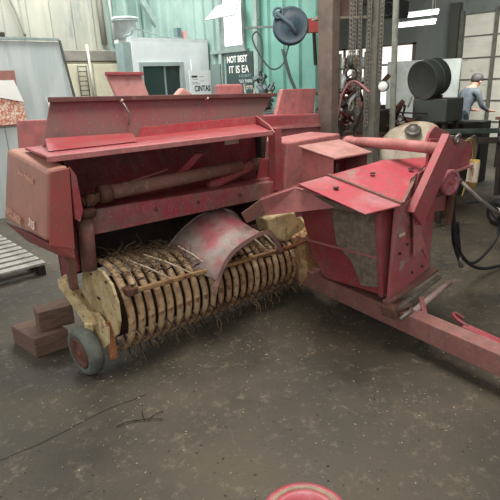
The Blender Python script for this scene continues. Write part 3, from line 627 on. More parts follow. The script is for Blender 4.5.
# ================================================================== BACKGROUND LEFT
pn_ = root('metal_partition', (.7, 4.6, 0), 'tall pale grey scratched metal partition on the left', 'partition')
MB().prism([(-1.6, 4.6, 0), (2.36, 4.6, 0), (2.06, 4.6, 2.28), (-1.6, 4.6, 2.28)], (0, .04, 0)).build('sheet', mat('scratched_pale_metal', 'bfc5c3', 'b0b8b7', 'cbd0ce', sc=2, rough=.45, bump=.03, stretch=(3, 3, .4)), pn_, .004)
MB().bar((-1.6, 4.58, 2.31), (2.06, 4.58, 2.31), .05, .03).build('top_rail', GALV, pn_)
MB().bar((2.07, 4.58, 2.30), (2.38, 4.58, 0), .03, .02, (0, 1, 0)).build('edge_trim', mat('dark_trim', '4b514e'), pn_)
for x in (-.6, .3, 1.15): MB().box((x, 4.594, 0), (x + .012, 4.6, 2.28)).build('seam', GALV, pn_)
o = MB().box((1.12, 4.56, 2.33), (1.36, 4.66, 2.38)).build('dark_bracket', DARK); tag(o, 'small dark bracket fixed to the top edge of the grey partition', 'bracket')
cbd = root('cardboard_poster', (1.2, 4.55, 1.3), 'brown and orange speckled notice hanging on the grey partition at the left edge', 'notice')
MB().box((.80, 4.57, 1.22), (1.40, 4.59, 1.92)).build('board', mat('brown_card', 'a5766a', '96675b', sc=4), cbd)
MB().box((.80, 4.555, 1.24), (1.44, 4.568, 1.60)).build('pattern_sheet', mat('orange_speckle', 'c8785c', 'e7c9b6', 'f3ece2', sc=26, lo=.5, hi=.54, lo3=.58, hi3=.6, bump=0), cbd)
MB().sheet([(1.10, 4.54, 1.60), (1.44, 4.54, 1.52), (1.36, 4.54, 1.80), (1.16, 4.54, 1.80)], .01).build('white_paper', TXTW, cbd)
o = MB().sheet([(1.78, 4.57, 1.36), (1.96, 4.57, 1.36), (1.94, 4.57, 1.56), (1.76, 4.57, 1.56)], .01).build('paper_note', TXTW); tag(o, 'small white paper note stuck on the grey partition above the lid corner', 'paper')
dr = root('dark_rack', (-.3, 1.7, 0), 'dark rack with blue and white odds and ends behind the left end of the baler', 'rack')
for z in (.1, .45, .8, 1.1): MB().box((-1.0, 1.5, z), (-.06, 1.8, z + .03)).build('shelf', DARK, dr)
for x in (-1.0, -.1): MB().box((x, 1.5, 0), (x + .03, 1.53, 1.15)).build('upright', DARK, dr)
for x, z, m_ in ((-.16, .83, 'teal_cloth'), (-.18, .48, 'white_rag'), (-.18, .13, 'navy_cloth')): MB().obox((x, 1.62, z + .08), (.2, .03, 0), (0, .2, 0), (0, .02, .16)).build('odds_box', mat(m_, {'teal_cloth': '3f7f8c', 'white_rag': 'c9cdd0', 'navy_cloth': '2c3440'}[m_]), dr, .02)
# cream storage cabinet and wire rack
cb = root('storage_cabinet', (2.75, 5.2, 0), 'cream storage cabinet between the grey partition and the booth', 'cabinet')
CRM = mat('cream_enamel', 'd6cfb8', 'c6bea6', sc=2, rough=.55, bump=.03)
MB().box((2.30, 5.2, 0), (3.30, 5.6, 2.06)).build('body', CRM, cb, .01)
MB().box((2.28, 5.16, 2.06), (3.34, 5.64, 2.22)).build('top', mat('brown_grey_header', '8e897e', '7d786e', sc=5), cb, .01)
MB().box((2.32, 5.17, .1), (2.76, 5.2, 2.02)).build('door', CRM, cb, .008)
MB().box((2.80, 5.17, .1), (3.27, 5.2, 2.02)).build('door', CRM, cb, .008)
MB().box((3.05, 5.14, 1.3), (3.27, 5.17, 1.85)).build('notice', mat('pale_pink_sheet', 'e3d8cf'), cb)
MB().tube([(2.72, 5.13, 2.3), (2.75, 5.13, 1.2)], .02, 10).build('pipe', mat('pale_pipe', 'b9b7a8'), cb)
wr = root('wire_rack', (2.6, 5.1, 1.4), 'small dark wire rack hanging on the cream cabinet', 'rack')
mb = MB()
for x in (2.52, 2.66): mb.tube([(x, 5.12, 1.40), (x, 5.12, 2.0)], .01, 6)
for k in range(9): mb.tube([(2.52, 5.12, 1.42 + k * .07), (2.59, 5.08, 1.42 + k * .07), (2.66, 5.12, 1.42 + k * .07)], .008, 6)
mb.build('wires', mat('dark_wire', '55564c'), wr)
# pipe along the wall
o = MB().tube(spline([(1.9, 6.2, 3.4), (2.1, 6.2, 2.9), (2.2, 6.2, 2.5)]), .02, 8).build('conduit', mat('conduit_grey', '8b8a80')); tag(o, 'thin grey conduit running down the beige wall above the partition', 'conduit')
o = MB().tube([(3.55, 6.22, 4.2), (3.58, 6.22, 2.4)], .05, 10).build('conduit', MATS['conduit_grey']); tag(o, 'thick pale pipe on the wall left of the bucket', 'pipe')
o = MB().tube([(3.75, 6.22, 4.2), (3.78, 6.22, 2.4)], .03, 10).build('conduit', mat('white_pipe', 'c2c6bf')); tag(o, 'slim whitish pipe between the thick pipe and the bucket', 'pipe')
# booth
bt = root('office_booth', (3.75, 4.9, 0), 'white shop booth with a dark window opening', 'booth')
BW = mat('booth_white', 'e9edee', 'dfe5e6', 'eef1f2', sc=1.5, rough=.55, bump=.02)
BX0, BX1, BY, BZ = 3.02, 4.42, 4.3, 2.29
mb = MB(); 
mb.box((BX0, BY, 1.985), (BX1, BY + .06, BZ)).box((BX0, BY, 0), (3.12, BY + .06, 1.985)).box((3.86, BY, 0), (BX1, BY + .06, 1.985)).box((3.12, BY, 0), (3.86, BY + .06, .95))
mb.build('front_wall', BW, bt)
MB().box((BX0, BY + .06, 0), (BX0 + .05, 4.8, BZ)).build('side_wall', mat('booth_side_grey', '93a5a2', '869895', sc=2), bt)
MB().box((BX0 - .13, BY + .02, 0), (BX0 - .005, BY + .1, BZ - .02)).build('corner_panel', MATS['booth_side_grey'], bt)
MB().box((BX0, BY, BZ), (BX1, 4.8, BZ + .05)).build('roof', WHITE, bt)
MB().box((BX1 - .05, BY + .06, 0), (BX1, 4.8, BZ)).build('side_wall', BW, bt)
MB().box((BX0 + .05, 4.76, 0), (BX1 - .05, 4.8, BZ)).build('rear_wall', mat('dark_booth_inside', '39443f', '2f3835', sc=2), bt)
fr = MB()
for lo, hi in (((3.10, BY - .03, 1.94), (3.90, BY + .02, 2.0)), ((3.10, BY - .03, .9), (3.16, BY + .02, 1.95)), ((3.83, BY - .03, .9), (3.90, BY + .02, 1.95)), ((3.10, BY - .03, .9), (3.9, BY + .02, .96))): fr.box(lo, hi)
fr.build('window_frame', mat('booth_frame_grey', 'aab6b5', '97a4a2', sc=5), bt, .005)
MB().box((3.15, BY + .03, .95), (3.84, BY + .04, 1.95)).build('window_pane', mat('dark_window_glass', '35423f', rough=.12, bump=0), bt)
MB().box((3.55, BY + .015, .95), (3.575, BY + .03, 1.95)).build('window_bar', MATS['booth_side_grey'], bt)
# sign on the booth
sg = root('booth_sign', (4.15, 4.2, 1.4), 'white printed sign hanging on the booth right of its window', 'sign')
MB().box((3.97, BY - .06, 1.36), (4.44, BY - .04, 1.87)).box((4.02, BY - .062, 1.87), (4.2, BY - .04, 2.03)).build('board', mat('sign_white', 'f3f6f6', bump=0), sg)
text('CINTAS', 'lettering', .12, (4.05, BY - .062, 1.55), (1, 0, 0), (0, 0, 1), TXTK, sg, offset=.003, wx=.78)
MB().box((4.01, BY - .063, 1.76), (4.12, BY - .058, 1.79)).build('small_print', TXTK, sg)
mb = MB()
for k, (x, z, l) in enumerate(((4.01, 1.68, .12), (4.01, 1.66, .16), (4.16, 1.77, .1), (4.18, 1.70, .08), (4.03, 1.73, .1))): mb.box((x, BY - .062, z), (x + l, BY - .059, z + .007))
mb.build('small_print', mat('grey_print', '8b9497', bump=0), sg)
# bucket and wires on the booth roof
bk = root('bucket', (3.10, 4.55, 2.34), 'white plastic bucket on the roof of the booth', 'bucket')
MB().lathe((3.10, 4.55, 2.34), (0, 0, 1), [(0, 0), (.15, 0), (.18, .26), (.19, .26), (.19, .29), (.17, .29), (.14, .02), (0, .02)], 32).build('pail', mat('bucket_white', 'dfe6e6', 'c8d0d0', sc=8), bk)
MB().torus((3.10, 4.55, 2.58), (0, 0, 1), .19, .008, 32, 8).build('rim_band', GALV, bk)
o = MB().tube(spline([(2.95, 4.36, 2.36), (3.05, 4.34, 2.38), (3.1, 4.33, 2.46), (3.3, 4.4, 2.44), (3.5, 4.4, 2.40), (3.7, 4.4, 2.36), (4.0, 4.4, 2.355)]), .012, 6).build('loose_cable', GALV); tag(o, 'loose pale cable trailing across the booth roof past the bucket', 'cable')
o = MB().box((3.98, 4.5, 2.34), (4.06, 4.6, 2.52)).build('small_box', mat('slate_box', '5d6f70')); tag(o, 'small slate-grey box standing on the booth roof', 'box')
o = MB().box((4.1, 4.5, 2.34), (4.17, 4.6, 2.48)).build('small_box', mat('rose_box', 'd2a19c')); tag(o, 'small rose-coloured box beside the slate one on the booth roof', 'box')
o = MB().bar((4.0, 5.9, 3.45), (4.62, 5.9, 2.55), .10, .08, (0, 1, 0)).build('diagonal_brace', mat('pale_brace', 'a9b9b4', '95a5a0', sc=5)); tag(o, 'pale diagonal steel brace above the booth', 'brace')
# board with lettering in the recess below the window
ps = root('lettered_board', (4.4, 3.5, 1.5), 'dark board with white slogan lettering under the bright window', 'sign')
MB().box((4.375, 3.17, 1.45), (4.40, 3.80, 2.09)).build('board', mat('board_slate', '3c4d4b', '34433f', sc=4, bump=0), ps)
Xd, Zd = (0, -1, 0), (0, 0, 1)
text('NOT BEST', 'lettering', .13, (4.37, 3.77, 1.955), Xd, Zd, TXTW, ps, offset=.004, wx=.80)
text('IT IS EA', 'lettering', .15, (4.37, 3.73, 1.80), Xd, Zd, TXTW, ps, offset=.002, wx=.95)
text('A QUALITY', 'lettering', .055, (4.37, 3.5, 1.735), Xd, Zd, mat('dim_lettering', '9fb0b0', bump=0), ps)
text('"GO THERE"', 'lettering', .06, (4.37, 3.5, 1.655), Xd, Zd, mat('soft_lettering', 'cfd8d6', bump=0), ps, offset=.001)
text('CAN DO IT', 'lettering', .075, (4.37, 3.58, 1.555), Xd, Zd, MATS['soft_lettering'], ps, offset=.001)
o = MB().box((4.37, 3.95, 0), (4.42, 4.2, 1.95)).build('recess_panel', mat('dark_recess', '6f7f7b')); tag(o, 'grey narrow panel between the booth and the lettered board', 'panel')

# hose reel on its red bracket
rc = Vector((3.75, 1.80, 2.27)); rax = Vector((-.62, -.70, .1)).normalized()
hr = root('hose_reel', rc, 'dark blue hose reel mounted high in front of the green wall', 'hose reel')
NAVY = mat('slate_blue_reel', '3d5360', '34454f', '4d6470', sc=6, rough=.45)
MB().lathe(rc, rax, [(0, .07), (.05, .075), (.06, .06), (.19, .055), (.205, .06), (.21, .045), (.20, .035), (.16, .03), (.16, -.05), (.20, -.055), (.21, -.065), (.2, -.075), (0, -.07)], 48).build('drum', NAVY, hr)
MB().torus(rc - rax * .01, rax, .175, .022, 40, 10).build('wound_hose', BLACKR, hr)
sd_ = Vector((0.70, -.62, 0)).normalized()
MB().tube([rc + rax * .09 - sd_ * .18 + Vector((0, 0, .14)), rc + rax * .1, rc + rax * .09 + sd_ * .06 - Vector((0, 0, .1))], .022, 10).build('arm', mat('reel_arm_grey', '5c6f7a'), hr)
MB().torus(rc + rax * .08 - sd_ * .15 + Vector((0, 0, .13)), rax, .055, .014, 24, 8).build('hose_guide', MATS['reel_arm_grey'], hr)
MB().bar(rc - sd_ * .1, rc - sd_ * .55, .04, .02).build('mount_bar', GALV, hr)
MB().bar(rc + sd_ * .15 - rax * .03, rc + sd_ * .55 - rax * .03, .05, .16).build('red_bracket', mat('red_bracket_paint', 'b8504c', 'a8645c', sc=6), hr, .006)
MB().bar(rc + sd_ * .28 + Vector((0, 0, -.08)), rc + sd_ * .30 + Vector((0, 0, -.45)), .03, .03, (0, 1, 0)).build('hanging_handle', DARK, hr)
o = MB().tube(spline([rc - sd_ * .02 - Vector((0, 0, .2)), rc - sd_ * .1 + Vector((0, 0, -.42)), rc - sd_ * .24 + Vector((0, 0, -.47)), rc - sd_ * .38 + Vector((0, 0, -.3)), rc - sd_ * .46 + Vector((0, 0, -.12)), rc - sd_ * .40 + Vector((0, 0, -.05)), rc - sd_ * .34 + Vector((0, 0, -.2)), rc - sd_ * .36 + Vector((0, 0, -.5))]), .010, 8).build('air_hose', mat('grey_air_hose', '4e5c5c')); tag(o, 'grey air hose drooping in loops left of the blue reel', 'hose')
o = MB().tube(spline([rc - sd_ * .1 - Vector((0, 0, .25)), rc - sd_ * .02 + Vector((0, 0, -.55)), rc + sd_ * .06 + Vector((0, 0, -.75)), rc + sd_ * .12 + Vector((0, 0, -.95))]), .02, 8).build('air_hose', MATS['grey_air_hose']); tag(o, 'dark thick hose hanging straight down below the blue reel', 'hose')
# tangle of fittings below the air hose
def clutter(name, c, size, n, mats_, label, cat, group=None, kinds='tbr'):
    r = root(name, (c[0], c[1], c[2]), label, cat, group)
    for k in range(n):
        p = Vector((c[0] + random.uniform(-.5, .5) * size[0], c[1] + random.uniform(-.5, .5) * size[1], c[2] + random.uniform(.05, 1) * size[2])); m_ = random.choice(mats_)
        t = random.choice(kinds)
        dd = Vector((random.uniform(-1, 1), random.uniform(-1, 1), random.uniform(-1, 1))).normalized() * min(size) * random.uniform(.3, .6)
        if t == 't': MB().tube([p - dd, p + dd], random.uniform(.008, .02), 8).build('pipe_piece', m_, r)
        elif t == 'b': MB().obox(p, dd, dd.orthogonal().normalized() * .06, dd.cross(dd.orthogonal()).normalized() * .05).build('bracket_piece', m_, r, .004)
        else: MB().torus(p, dd, random.uniform(.03, .07), .010, 20, 6).build('ring_piece', m_, r)
    return r
GREEN = mat('oily_green_metal', '3d4a42', '2f3833', sc=9); BLUEG = mat('grey_blue_metal', '707d80', '5f6a6c', sc=9)
clutter('pipe_fittings', (4.2, 2.82, 1.25), (.18, .3, .55), 16, [DARK, BLUEG, GREEN], 'dark tangle of pipe fittings right of the lettered board', 'fittings')
clutter('parts_heap', (3.6, 2.3, 1.30), (.3, .6, .3), 22, [STEEL, PALE, DARK, BLUEG], 'bright and dark heap of small parts behind the right end of the lid', 'parts')
o = MB().box((3.4, 1.95, 0), (4.32, 3.05, 1.28)).build('parts_cabinet', mat('grey_parts_cabinet', '6f7877', '5f6867', sc=4)); tag(o, 'grey cabinet below the heap of small parts', 'cabinet')

# ================================================================== COLUMNS, CHAINS, HOIST
tag(MB().box((3.34, .83, 0), (3.46, 1.02, 3.6)).build('steel_column', mat('brown_column_paint', '6e6056', '5d5248', '7f7064', sc=5), None, .006), 'brown steel column to the right of the green wall', 'column')
tag(MB().box((3.95, .71, 0), (4.06, .86, 3.6)).build('steel_column', mat('grey_column_paint', '75746a', '64635a', '8d8c80', sc=6), None, .006), 'grey steel column draped with hanging chains', 'column')
tag(MB().tube([(4.5, .80, 0), (4.5, .88, 3.6)], .035, 14).build('water_pipe', mat('pale_water_pipe', 'a6a79c', '8d8e84', sc=7)), 'pale vertical pipe right of the grey chain column', 'pipe')
tag(MB().box((3.50, .3, 2.22), (3.9, 2.0, 2.42)).build('red_beam', mat('oxide_beam', '5f4843', '6b534c', sc=5)), 'dark red overhead beam between the two columns', 'beam') if False else None
hb2 = root('hoist_beam', (3.5, .9, 2.1), 'dull red hoist beam spanning between the brown and grey columns', 'beam')
MB().bar((3.46, 1.1, 2.42), (3.93, .93, 2.40), .08, .24).build('web', mat('oxide_beam', '5f4843', '6b534c', sc=5), hb2)
MB().bar((3.40, 1.12, 2.26), (3.95, .90, 2.27), .14, .03).build('lower_flange', mat('pale_flange', '9a8f80', '847a6c', sc=7), hb2, .004)
CHM = mat('dull_chain_steel', '86827a', '66625a', sc=15, metal=.4, rough=.5)
lk = None
def link_mesh(R, r, L_):
    mb = MB(); pts = []
    for k in range(17):
        a = 2 * pi * k / 16; y = R * cos(a); z = R * sin(a) + (L_ / 2 if sin(a) > .01 else -L_ / 2 if sin(a) < -.01 else 0)
        pts.append((0, y, z))
    mb.tube(pts, r, 6, True, False); return mb
def chain(name, top, n, pitch, label, group=None, R=.014, r=.0045):
    rr = root(name, (top[0], top[1], top[2] - n * pitch), label, 'chain', group)
    first = None
    for k in range(n):
        z = top[2] - pitch * k
        if first is None:
            lm = link_mesh(R, r, R * 1.1); lm.v = [p + Vector(top) for p in lm.v]; o = lm.build('chain_link', CHM, rr); first = o; base = o.location.copy()
        else:
            o = first.copy(); COL.objects.link(o); o.parent = rr; o.location = base - Vector((0, 0, pitch * k))
        o.rotation_euler = (0, 0, (k % 2) * pi / 2 + .5)
chain('hanging_chain', (3.5, .72, 2.42), 30, .022, 'thin chain ending in the dark hook at the left of the grey column', None, .016, .005)
xs = ((3.80, .90, 52), (3.84, .86, 66), (3.87, .76, 72), (3.92, .64, 50))
lab = ['leftmost of the four chains draped on the grey column', 'second from the left of the four chains on the grey column', 'longest of the four chains on the grey column, reaching lowest', 'rightmost and shortest of the four chains on the grey column']
for (x, y, n_), l_ in zip(xs, lab): chain('hanging_chain', (x, y, 2.62), n_, .021, l_, 'chains draped on the grey column', .017, .006)
hk = root('chain_hook', (3.5, .66, 1.65), 'dark loop hook hanging from the thin chain', 'hook')
MB().torus((3.5, .70, 1.70), (.66, .75, 0), .055, .012, 28, 8).build('loop', DARK, hk)
MB().tube([(3.5, .71, 1.76), (3.5, .71, 1.86)], [.028, .022], 12).build('swivel', GREEN, hk)
sp = root('cable_spool', (3.5, .2, 1.5), 'white-faced spool mounted on the grey column', 'spool')
sc_ = Vector((3.70, .44, 1.56)); sx = Vector((-.8, -.45, .0)).normalized()
MB().lathe(sc_, sx, [(0, .05), (.05, .05), (.055, .03), (.02, .03), (.02, -.06), (.05, -.06), (.055, -.08), (0, -.08)], 24).build('spool_body', mat('spool_grey', '7b7d7c'), sp)
MB().lathe(sc_, sx, [(0, .056), (.042, .056), (.046, .05)], 24).build('spool_face', TXTW, sp)
MB().bar(sc_ - sx * .05, sc_ - sx * .3, .03, .03).build('spool_bracket', DARK, sp)
# ================================================================== RIGHT BACKGROUND
tag(MB().box((4.6, 1.1, 0), (5.0, 2.2, 1.25)).build('tool_cabinet', mat('dark_tool_cabinet', '453c38', '524640', sc=4), None, .01), 'dark tool cabinet behind the brown column', 'cabinet')
wbn = root('work_bench', (4.3, 1.0, 0), 'cluttered dark work bench between the brown and grey columns', 'work bench')
MB().box((3.85, .9, .95), (4.5, 1.75, 1.0)).build('bench_top', RUST, wbn)
for x in (3.9, 4.42):
    for y in (.95, 1.68): MB().box((x, y, 0), (x + .05, y + .05, .95)).build('leg', DARK, wbn)
MB().box((3.9, .95, .2), (4.45, 1.7, .9)).build('drawer_block', mat('dark_drawer', '33312d'), wbn)
GRB = mat('maroon_part', '7e3438', '5e2c2c', sc=8)
clutter('bench_clutter', (4.1, 1.25, 1.0), (.4, .6, .42), 46, [DARK, DARK, RUST, STEEL, GRB, GREEN, PALE], 'jumble of dark pipes and rings heaped on the cluttered bench', 'machine parts')
clutter('bench_clutter', (4.82, 1.6, 1.25), (.3, .8, .45), 26, [DARK, GRB, GRB, RUST], 'maroon and dark parts standing on the dark tool cabinet', 'machine parts')
tag(MB().tube(spline([(3.6, .95, 1.25), (3.62, .9, 1.5), (3.66, .78, 1.62), (3.7, .6, 1.50)]), .012, 8).build('pink_hose', mat('rose_hose', 'b0767a')), 'rose-pink hose arching in front of the cluttered bench', 'hose')
tag(MB().torus((3.47, .93, 1.28), (.7, .7, 0), .06, .008, 28, 8).build('wire_coil', PALE), 'pale ring of wire hung on the brown column', 'wire coil')
tag(MB().bar((3.9, .98, .9), (4.05, .80, 1.75), .02, .02).build('leaning_rod', DARK), 'dark thin rod leaning on the left of the grey column', 'rod')
# dark drum tilted on a cabinet
dc = Vector((5.25, .79, 1.61)); dax = Vector((-.93, .20, -.16)).normalized(); 
ddm = root('steel_drum', (5.3, .79, 1.37), 'big dark tilted steel drum standing on a low dark cabinet', 'drum')
DGR = mat('dark_grey_drum', '3e3f3b', '4a4a45', sc=3, rough=.6); DGG = mat('dark_green_drum', '465249', '3d473f', sc=3, rough=.5)
rad = .235
MB().lathe(dc, dax, [(rad, .14), (rad, -.12), (rad - .015, -.13), (0, -.13)], 48).build('shell', DGG, ddm)
MB().lathe(dc, dax, [(0, .13), (rad - .02, .13), (rad, .145), (rad + .008, .14), (rad + .008, .12)], 48).build('lid', DGR, ddm)
for q in (-.0,): MB().torus(dc + dax * q, dax, rad, .008, 48, 6).build('hoop', DGG, ddm)
for q in ((.06,), (-.06,)):
    MB().bar(dc + dax * q[0] + Vector((-.0, .14, -.235)), dc + dax * q[0] + Vector((.0, -.14, -.235)), .05, .05).build('cradle', DARK, ddm)
dcb = root('low_cabinet', (5.4, .9, 0), 'low dark green-grey cabinet carrying the tilted drum', 'cabinet')
MB().box((5.15, .48, 1.08), (5.6, .95, 1.365)).build('body', mat('greenish_dark_cabinet', '4b504a', '434842', sc=4), dcb, .015)
for x in (5.2, 5.5):
    for y in (.5, .88): MB().box((x, y, 0), (x + .05, y + .05, 1.08)).build('leg', DARK, dcb)
# cream tarp bundle
tp = root('tarp_bundle', (4.5, .5, 0), 'cream canvas bundle with a metal fitting on top, behind the drive tube', 'tarp')
bm = bmesh.new(); bmesh.ops.create_uvsphere(bm, u_segments=40, v_segments=24, radius=1)
import mathutils.noise as mn
mb = MB(); vs_ = []
for v in bm.verts:
    p = v.co.copy(); f = 1 + .10 * mn.noise(p * 2.2) + .05 * mn.noise(p * 6)
    q = Vector((p.x * .30, p.y * .46, p.z * .37)); m_ = max(abs(p.x), abs(p.y)) ; q *= f
    vs_.append(Vector((4.52, .52, .75)) + Matrix.Rotation(radians(25), 3, 'Z') @ q)
bm.verts.ensure_lookup_table(); mb.add(vs_, [tuple(v.index for v in f.verts) for f in bm.faces], True); bm.free()
mb.build('canvas', mat('cream_canvas', 'ded2bf', 'c8b79f', 'a39079', sc=5, rough=.9, bump=.4, bsc=12), tp)
MB().box((4.25, .15, 0), (4.8, .75, .45)).build('pallet_box', RUST, tp)
MB().torus((4.3, .42, 1.06), (-.5, -.3, 1), .07, .025, 24, 8).lathe((4.3, .42, 1.08), (-.3, -.2, 1), [(0, .05), (.05, .04), (.06, -.02)], 16).build('metal_fitting', STEEL, tp)
MB().tube(spline([(4.5, .85, 1.02), (4.6, .6, 1.11), (4.6, .35, 1.10), (4.5, .2, 1.01), (4.4, .12, .9)]), .022, 10).build('edge_rope', mat('tan_rope', 'b7a288'), tp)
clutter('scrap_heap', (4.95, 1.0, 1.0), (.3, .3, .36), 24, [DARK, RUST, DARK, STEEL], 'dark brown scrap heap behind the cream canvas bundle', 'scrap')
tag(MB().box((4.8, .5, 0), (5.15, 1.05, 1.0)).build('scrap_bin', DARK), 'dark bin below the brown scrap heap', 'bin')
clutter('blue_cans', (6.1, .9, 1.0), (.3, .5, .2), 8, [mat('dusty_blue', '5f7f9a', '4f6d88'), BLUEG], 'blue and grey cans beyond the dark cabinet', 'cans', None, 'b')
tag(MB().box((5.9, .6, 0), (6.3, 1.2, 1.0)).build('storage_crate', DARK), 'dark crate below the blue cans', 'crate')
# white board leaning at the far wall
tag(MB().prism([(9.6, 2.62, 0), (9.6, 4.3, 0), (9.6, 4.3, 1.98), (9.6, 2.56, 1.96)], (.05, 0, 0)).build('white_board', mat('dull_white_board', 'b4b8b2', 'a4a8a2', sc=3)), 'tall dull white board standing behind the dark drum', 'board')
# shelving lit in the far room
shf = root('shelving_unit', (9.0, 5.2, 0), 'pale shelving crowded with white goods in the far room', 'shelf')
SHM = mat('shelf_steel', '8c8478')
for z in (.5, .95, 1.4, 1.85): MB().box((8.9, 4.4, z), (9.3, 6.6, z + .03)).build('shelf_board', SHM, shf)
for y in (4.4, 5.1, 5.8, 6.55): MB().box((8.9, y, 0), (8.94, y + .05, 2.2)).build('upright', SHM, shf)
bcs = ['white tub', 'cream carton', 'pale blue tub', 'brown carton']
pal = [WHITE, CRM, mat('pale_blue_tub', 'b9c4c8'), mat('carton_brown', '93735a')]
pos = {.53: 'bottom', .98: 'second', 1.43: 'third', 1.88: 'top'}
for z in (.53, .98, 1.43, 1.88):
    for j in range(7):
        k = (j + int(z * 10)) % 4; y = 4.5 + j * .3; hh = random.uniform(.2, .36)
        o = (MB().lathe((9.1, y + .1, z), (0, 0, 1), [(0, 0), (.09, 0), (.11, hh), (0, hh)], 16) if k in (0, 2) else MB().box((9.0, y, z), (9.2, y + .2, z + hh))).build('storage_tub' if k in (0, 2) else 'carton', pal[k])
        tag(o, '%s number %s from the right on the %s shelf of the far shelving' % (bcs[k], ['one', 'two', 'three', 'four', 'five', 'six', 'seven'][j], pos[z]), 'tub' if k in (0, 2) else 'carton', 'goods on the far shelving')
# lamps
for (x, y, z, l_, s_) in ((9.0, 3.18, 2.86, 'bright fluorescent strip light, higher of the two in the far room', 1), (8.7, 3.12, 2.66, 'dimmer fluorescent strip light seen just below the bright one', .6)):
    t = root('strip_light', (x, y, z), l_, 'lamp')
    dd = Vector((.1, -.95, 0)).normalized() * (.36 if s_ == 1 else .42)
    MB().bar(Vector((x, y, z)) - dd, Vector((x, y, z)) + dd, .09, .05).build('housing', WHITE, t, .005)
    MB().tube([Vector((x, y, z - .045)) - dd * .96, Vector((x, y, z - .045)) + dd * .96], .028, 10).build('tube_bulb', mat('lamp_glow' if s_ == 1 else 'lamp_glow_dim', 'ffffff', emit='f4fffb', es=5 * s_, bump=0), t)
    for q in (-.8, .8): MB().tube([Vector((x, y, z)) + dd * q, Vector((x, y, 3.6)) + dd * q], .006, 6).build('hanger', STEEL, t)
# heater box hung in front of the lamps
fn = root('unit_heater', (6.2, 2.3, 2.5), 'dark heater unit hung from the ceiling left of the strip lights', 'heater')
MB().box((6.0, 1.82, 2.48), (6.35, 2.08, 2.72)).build('casing', mat('heater_dark', '3b403e', '2f3432', sc=6), fn, .02)
for q in ((6.05, 1.88), (6.3, 2.02)): MB().tube([(q[0], q[1], 2.72), (q[0], q[1], 3.6)], .01, 6).build('hanger', DARK, fn)
MB().torus((5.99, 1.95, 2.6), (1, 0, 0), .09, .012, 24, 8).build('fan_ring', STEEL, fn)

# person at the bench
pr_ = root('person', (8.0, 1.68, 0), 'person in grey shirt and dark cap seen from behind, leaning over a bench', 'person')
fd = Vector((.92, -.38, 0)).normalized(); sdv = Vector((fd.y, -fd.x, 0)); O_ = Vector((8.0, 1.68, 0))
def J(f, s_, z): return O_ + fd * f + sdv * s_ + Vector((0, 0, z))
def skin(name, joints, edges, radii, rootv, levels=2):
    me = bpy.data.meshes.new(name); me.from_pydata(joints, edges, []); o = bpy.data.objects.new(name, me); COL.objects.link(o)
    sm = o.modifiers.new('s', 'SKIN'); 
    for i, r in enumerate(radii): me.skin_vertices[0].data[i].radius = (r, r) if not isinstance(r, tuple) else r
    me.skin_vertices[0].data[rootv].use_root = True
    ss = o.modifiers.new('ss', 'SUBSURF'); ss.levels = levels; ss.render_levels = levels
    dg = bpy.context.evaluated_depsgraph_get(); m2 = bpy.data.meshes.new_from_object(o.evaluated_get(dg)); bpy.data.objects.remove(o); return m2
Jt = [J(0, 0, .94), J(.05, 0, 1.08), J(.12, 0, 1.24), J(.18, 0, 1.36), J(.23, 0, 1.43), J(.28, 0, 1.50), J(.31, 0, 1.58)]
E_ = [(i, i + 1) for i in range(6)]; R_ = [(.16, .12), (.14, .11), (.17, .12), (.12, .09), .055, .09, .07]
def chainj(start, pts, rs):
    i = start
    for p, r in zip(pts, rs): Jt.append(p); R_.append(r); E_.append((i, len(Jt) - 1)); i = len(Jt) - 1
    return i
for s_ in (-1, 1):
    chainj(0, [J(0, .1 * s_, .86), J(.03, .11 * s_, .50), J(-.02, .12 * s_, .10), J(.13, .13 * s_, .05)], [.09, .06, .045, .035])
    wv = chainj(3, [J(.17, .19 * s_, 1.33), J(.22, .25 * s_, 1.10), J(.42, .20 * s_, 1.02), J(.50, .18 * s_, 1.01)], [.06, .045, .032, .026])
    for k in range(4): chainj(wv, [J(.545 + .004 * k, (.18 + (k - 1.5) * .022) * s_, 1.005), J(.585 - .004 * abs(k - 1.5), (.18 + (k - 1.5) * .026) * s_, .985)], [.010, .007])
    chainj(wv, [J(.52, (.18 - .045) * s_, .995), J(.545, (.18 - .06) * s_, .985)], [.010, .008])
bme = skin('body', Jt, E_, R_, 0)
SHIRT = mat('grey_work_shirt', '565c62', '4c5359', sc=12, rough=.9); TRS = mat('dark_trousers', '33363b'); SKN = mat('person_skin', 'b98a74', bump=0); HAIR = mat('dark_hair', '2b2522')
for m_ in (SHIRT, TRS, SKN, DARK): bme.materials.append(m_)
for p in bme.polygons:
    c = p.center; rel = (c - O_); f_ = rel.dot(fd); s1 = abs(rel.dot(sdv)); p.use_smooth = True
    p.material_index = 2 if (c.z > 1.42 or (f_ > .40 and c.z > .95)) else 3 if c.z < .13 else 1 if (c.z < .93 and not (s1 > .22)) else 0
for v in bme.vertices: v.co -= O_
bo = bpy.data.objects.new('body', bme); COL.objects.link(bo); bo.parent = pr_
hc = J(.295, 0, 1.545)
MB().lathe(hc - fd * .012 + Vector((0, 0, -.03)), (0, 0, 1), [(.0, -.05), (.06, -.04), (.088, 0), (.095, .04), (.09, .05)], 24).build('hair', HAIR, pr_)
cpm = MB().lathe(hc + Vector((0, 0, .0)), (fd * .15 + Vector((0, 0, 1))), [(.102, .0), (.104, .03), (.094, .07), (.06, .10), (0, .112)], 28)
vis = [hc + fd * (.09 + .085 * cos(a)) + sdv * (.09 * sin(a)) + Vector((0, 0, .005 - .02 * cos(a))) for a in [radians(q) for q in range(-90, 91, 15)]]
cpm.prism(vis, (0, 0, .008)); cpm.build('cap', mat('dark_cap', '3a3836'), pr_)
MB().lathe(hc + fd * .095 + Vector((0, 0, -.04)), fd, [(.016, -.02), (.012, .01), (0, .022)], 10).build('nose', SKN, pr_)
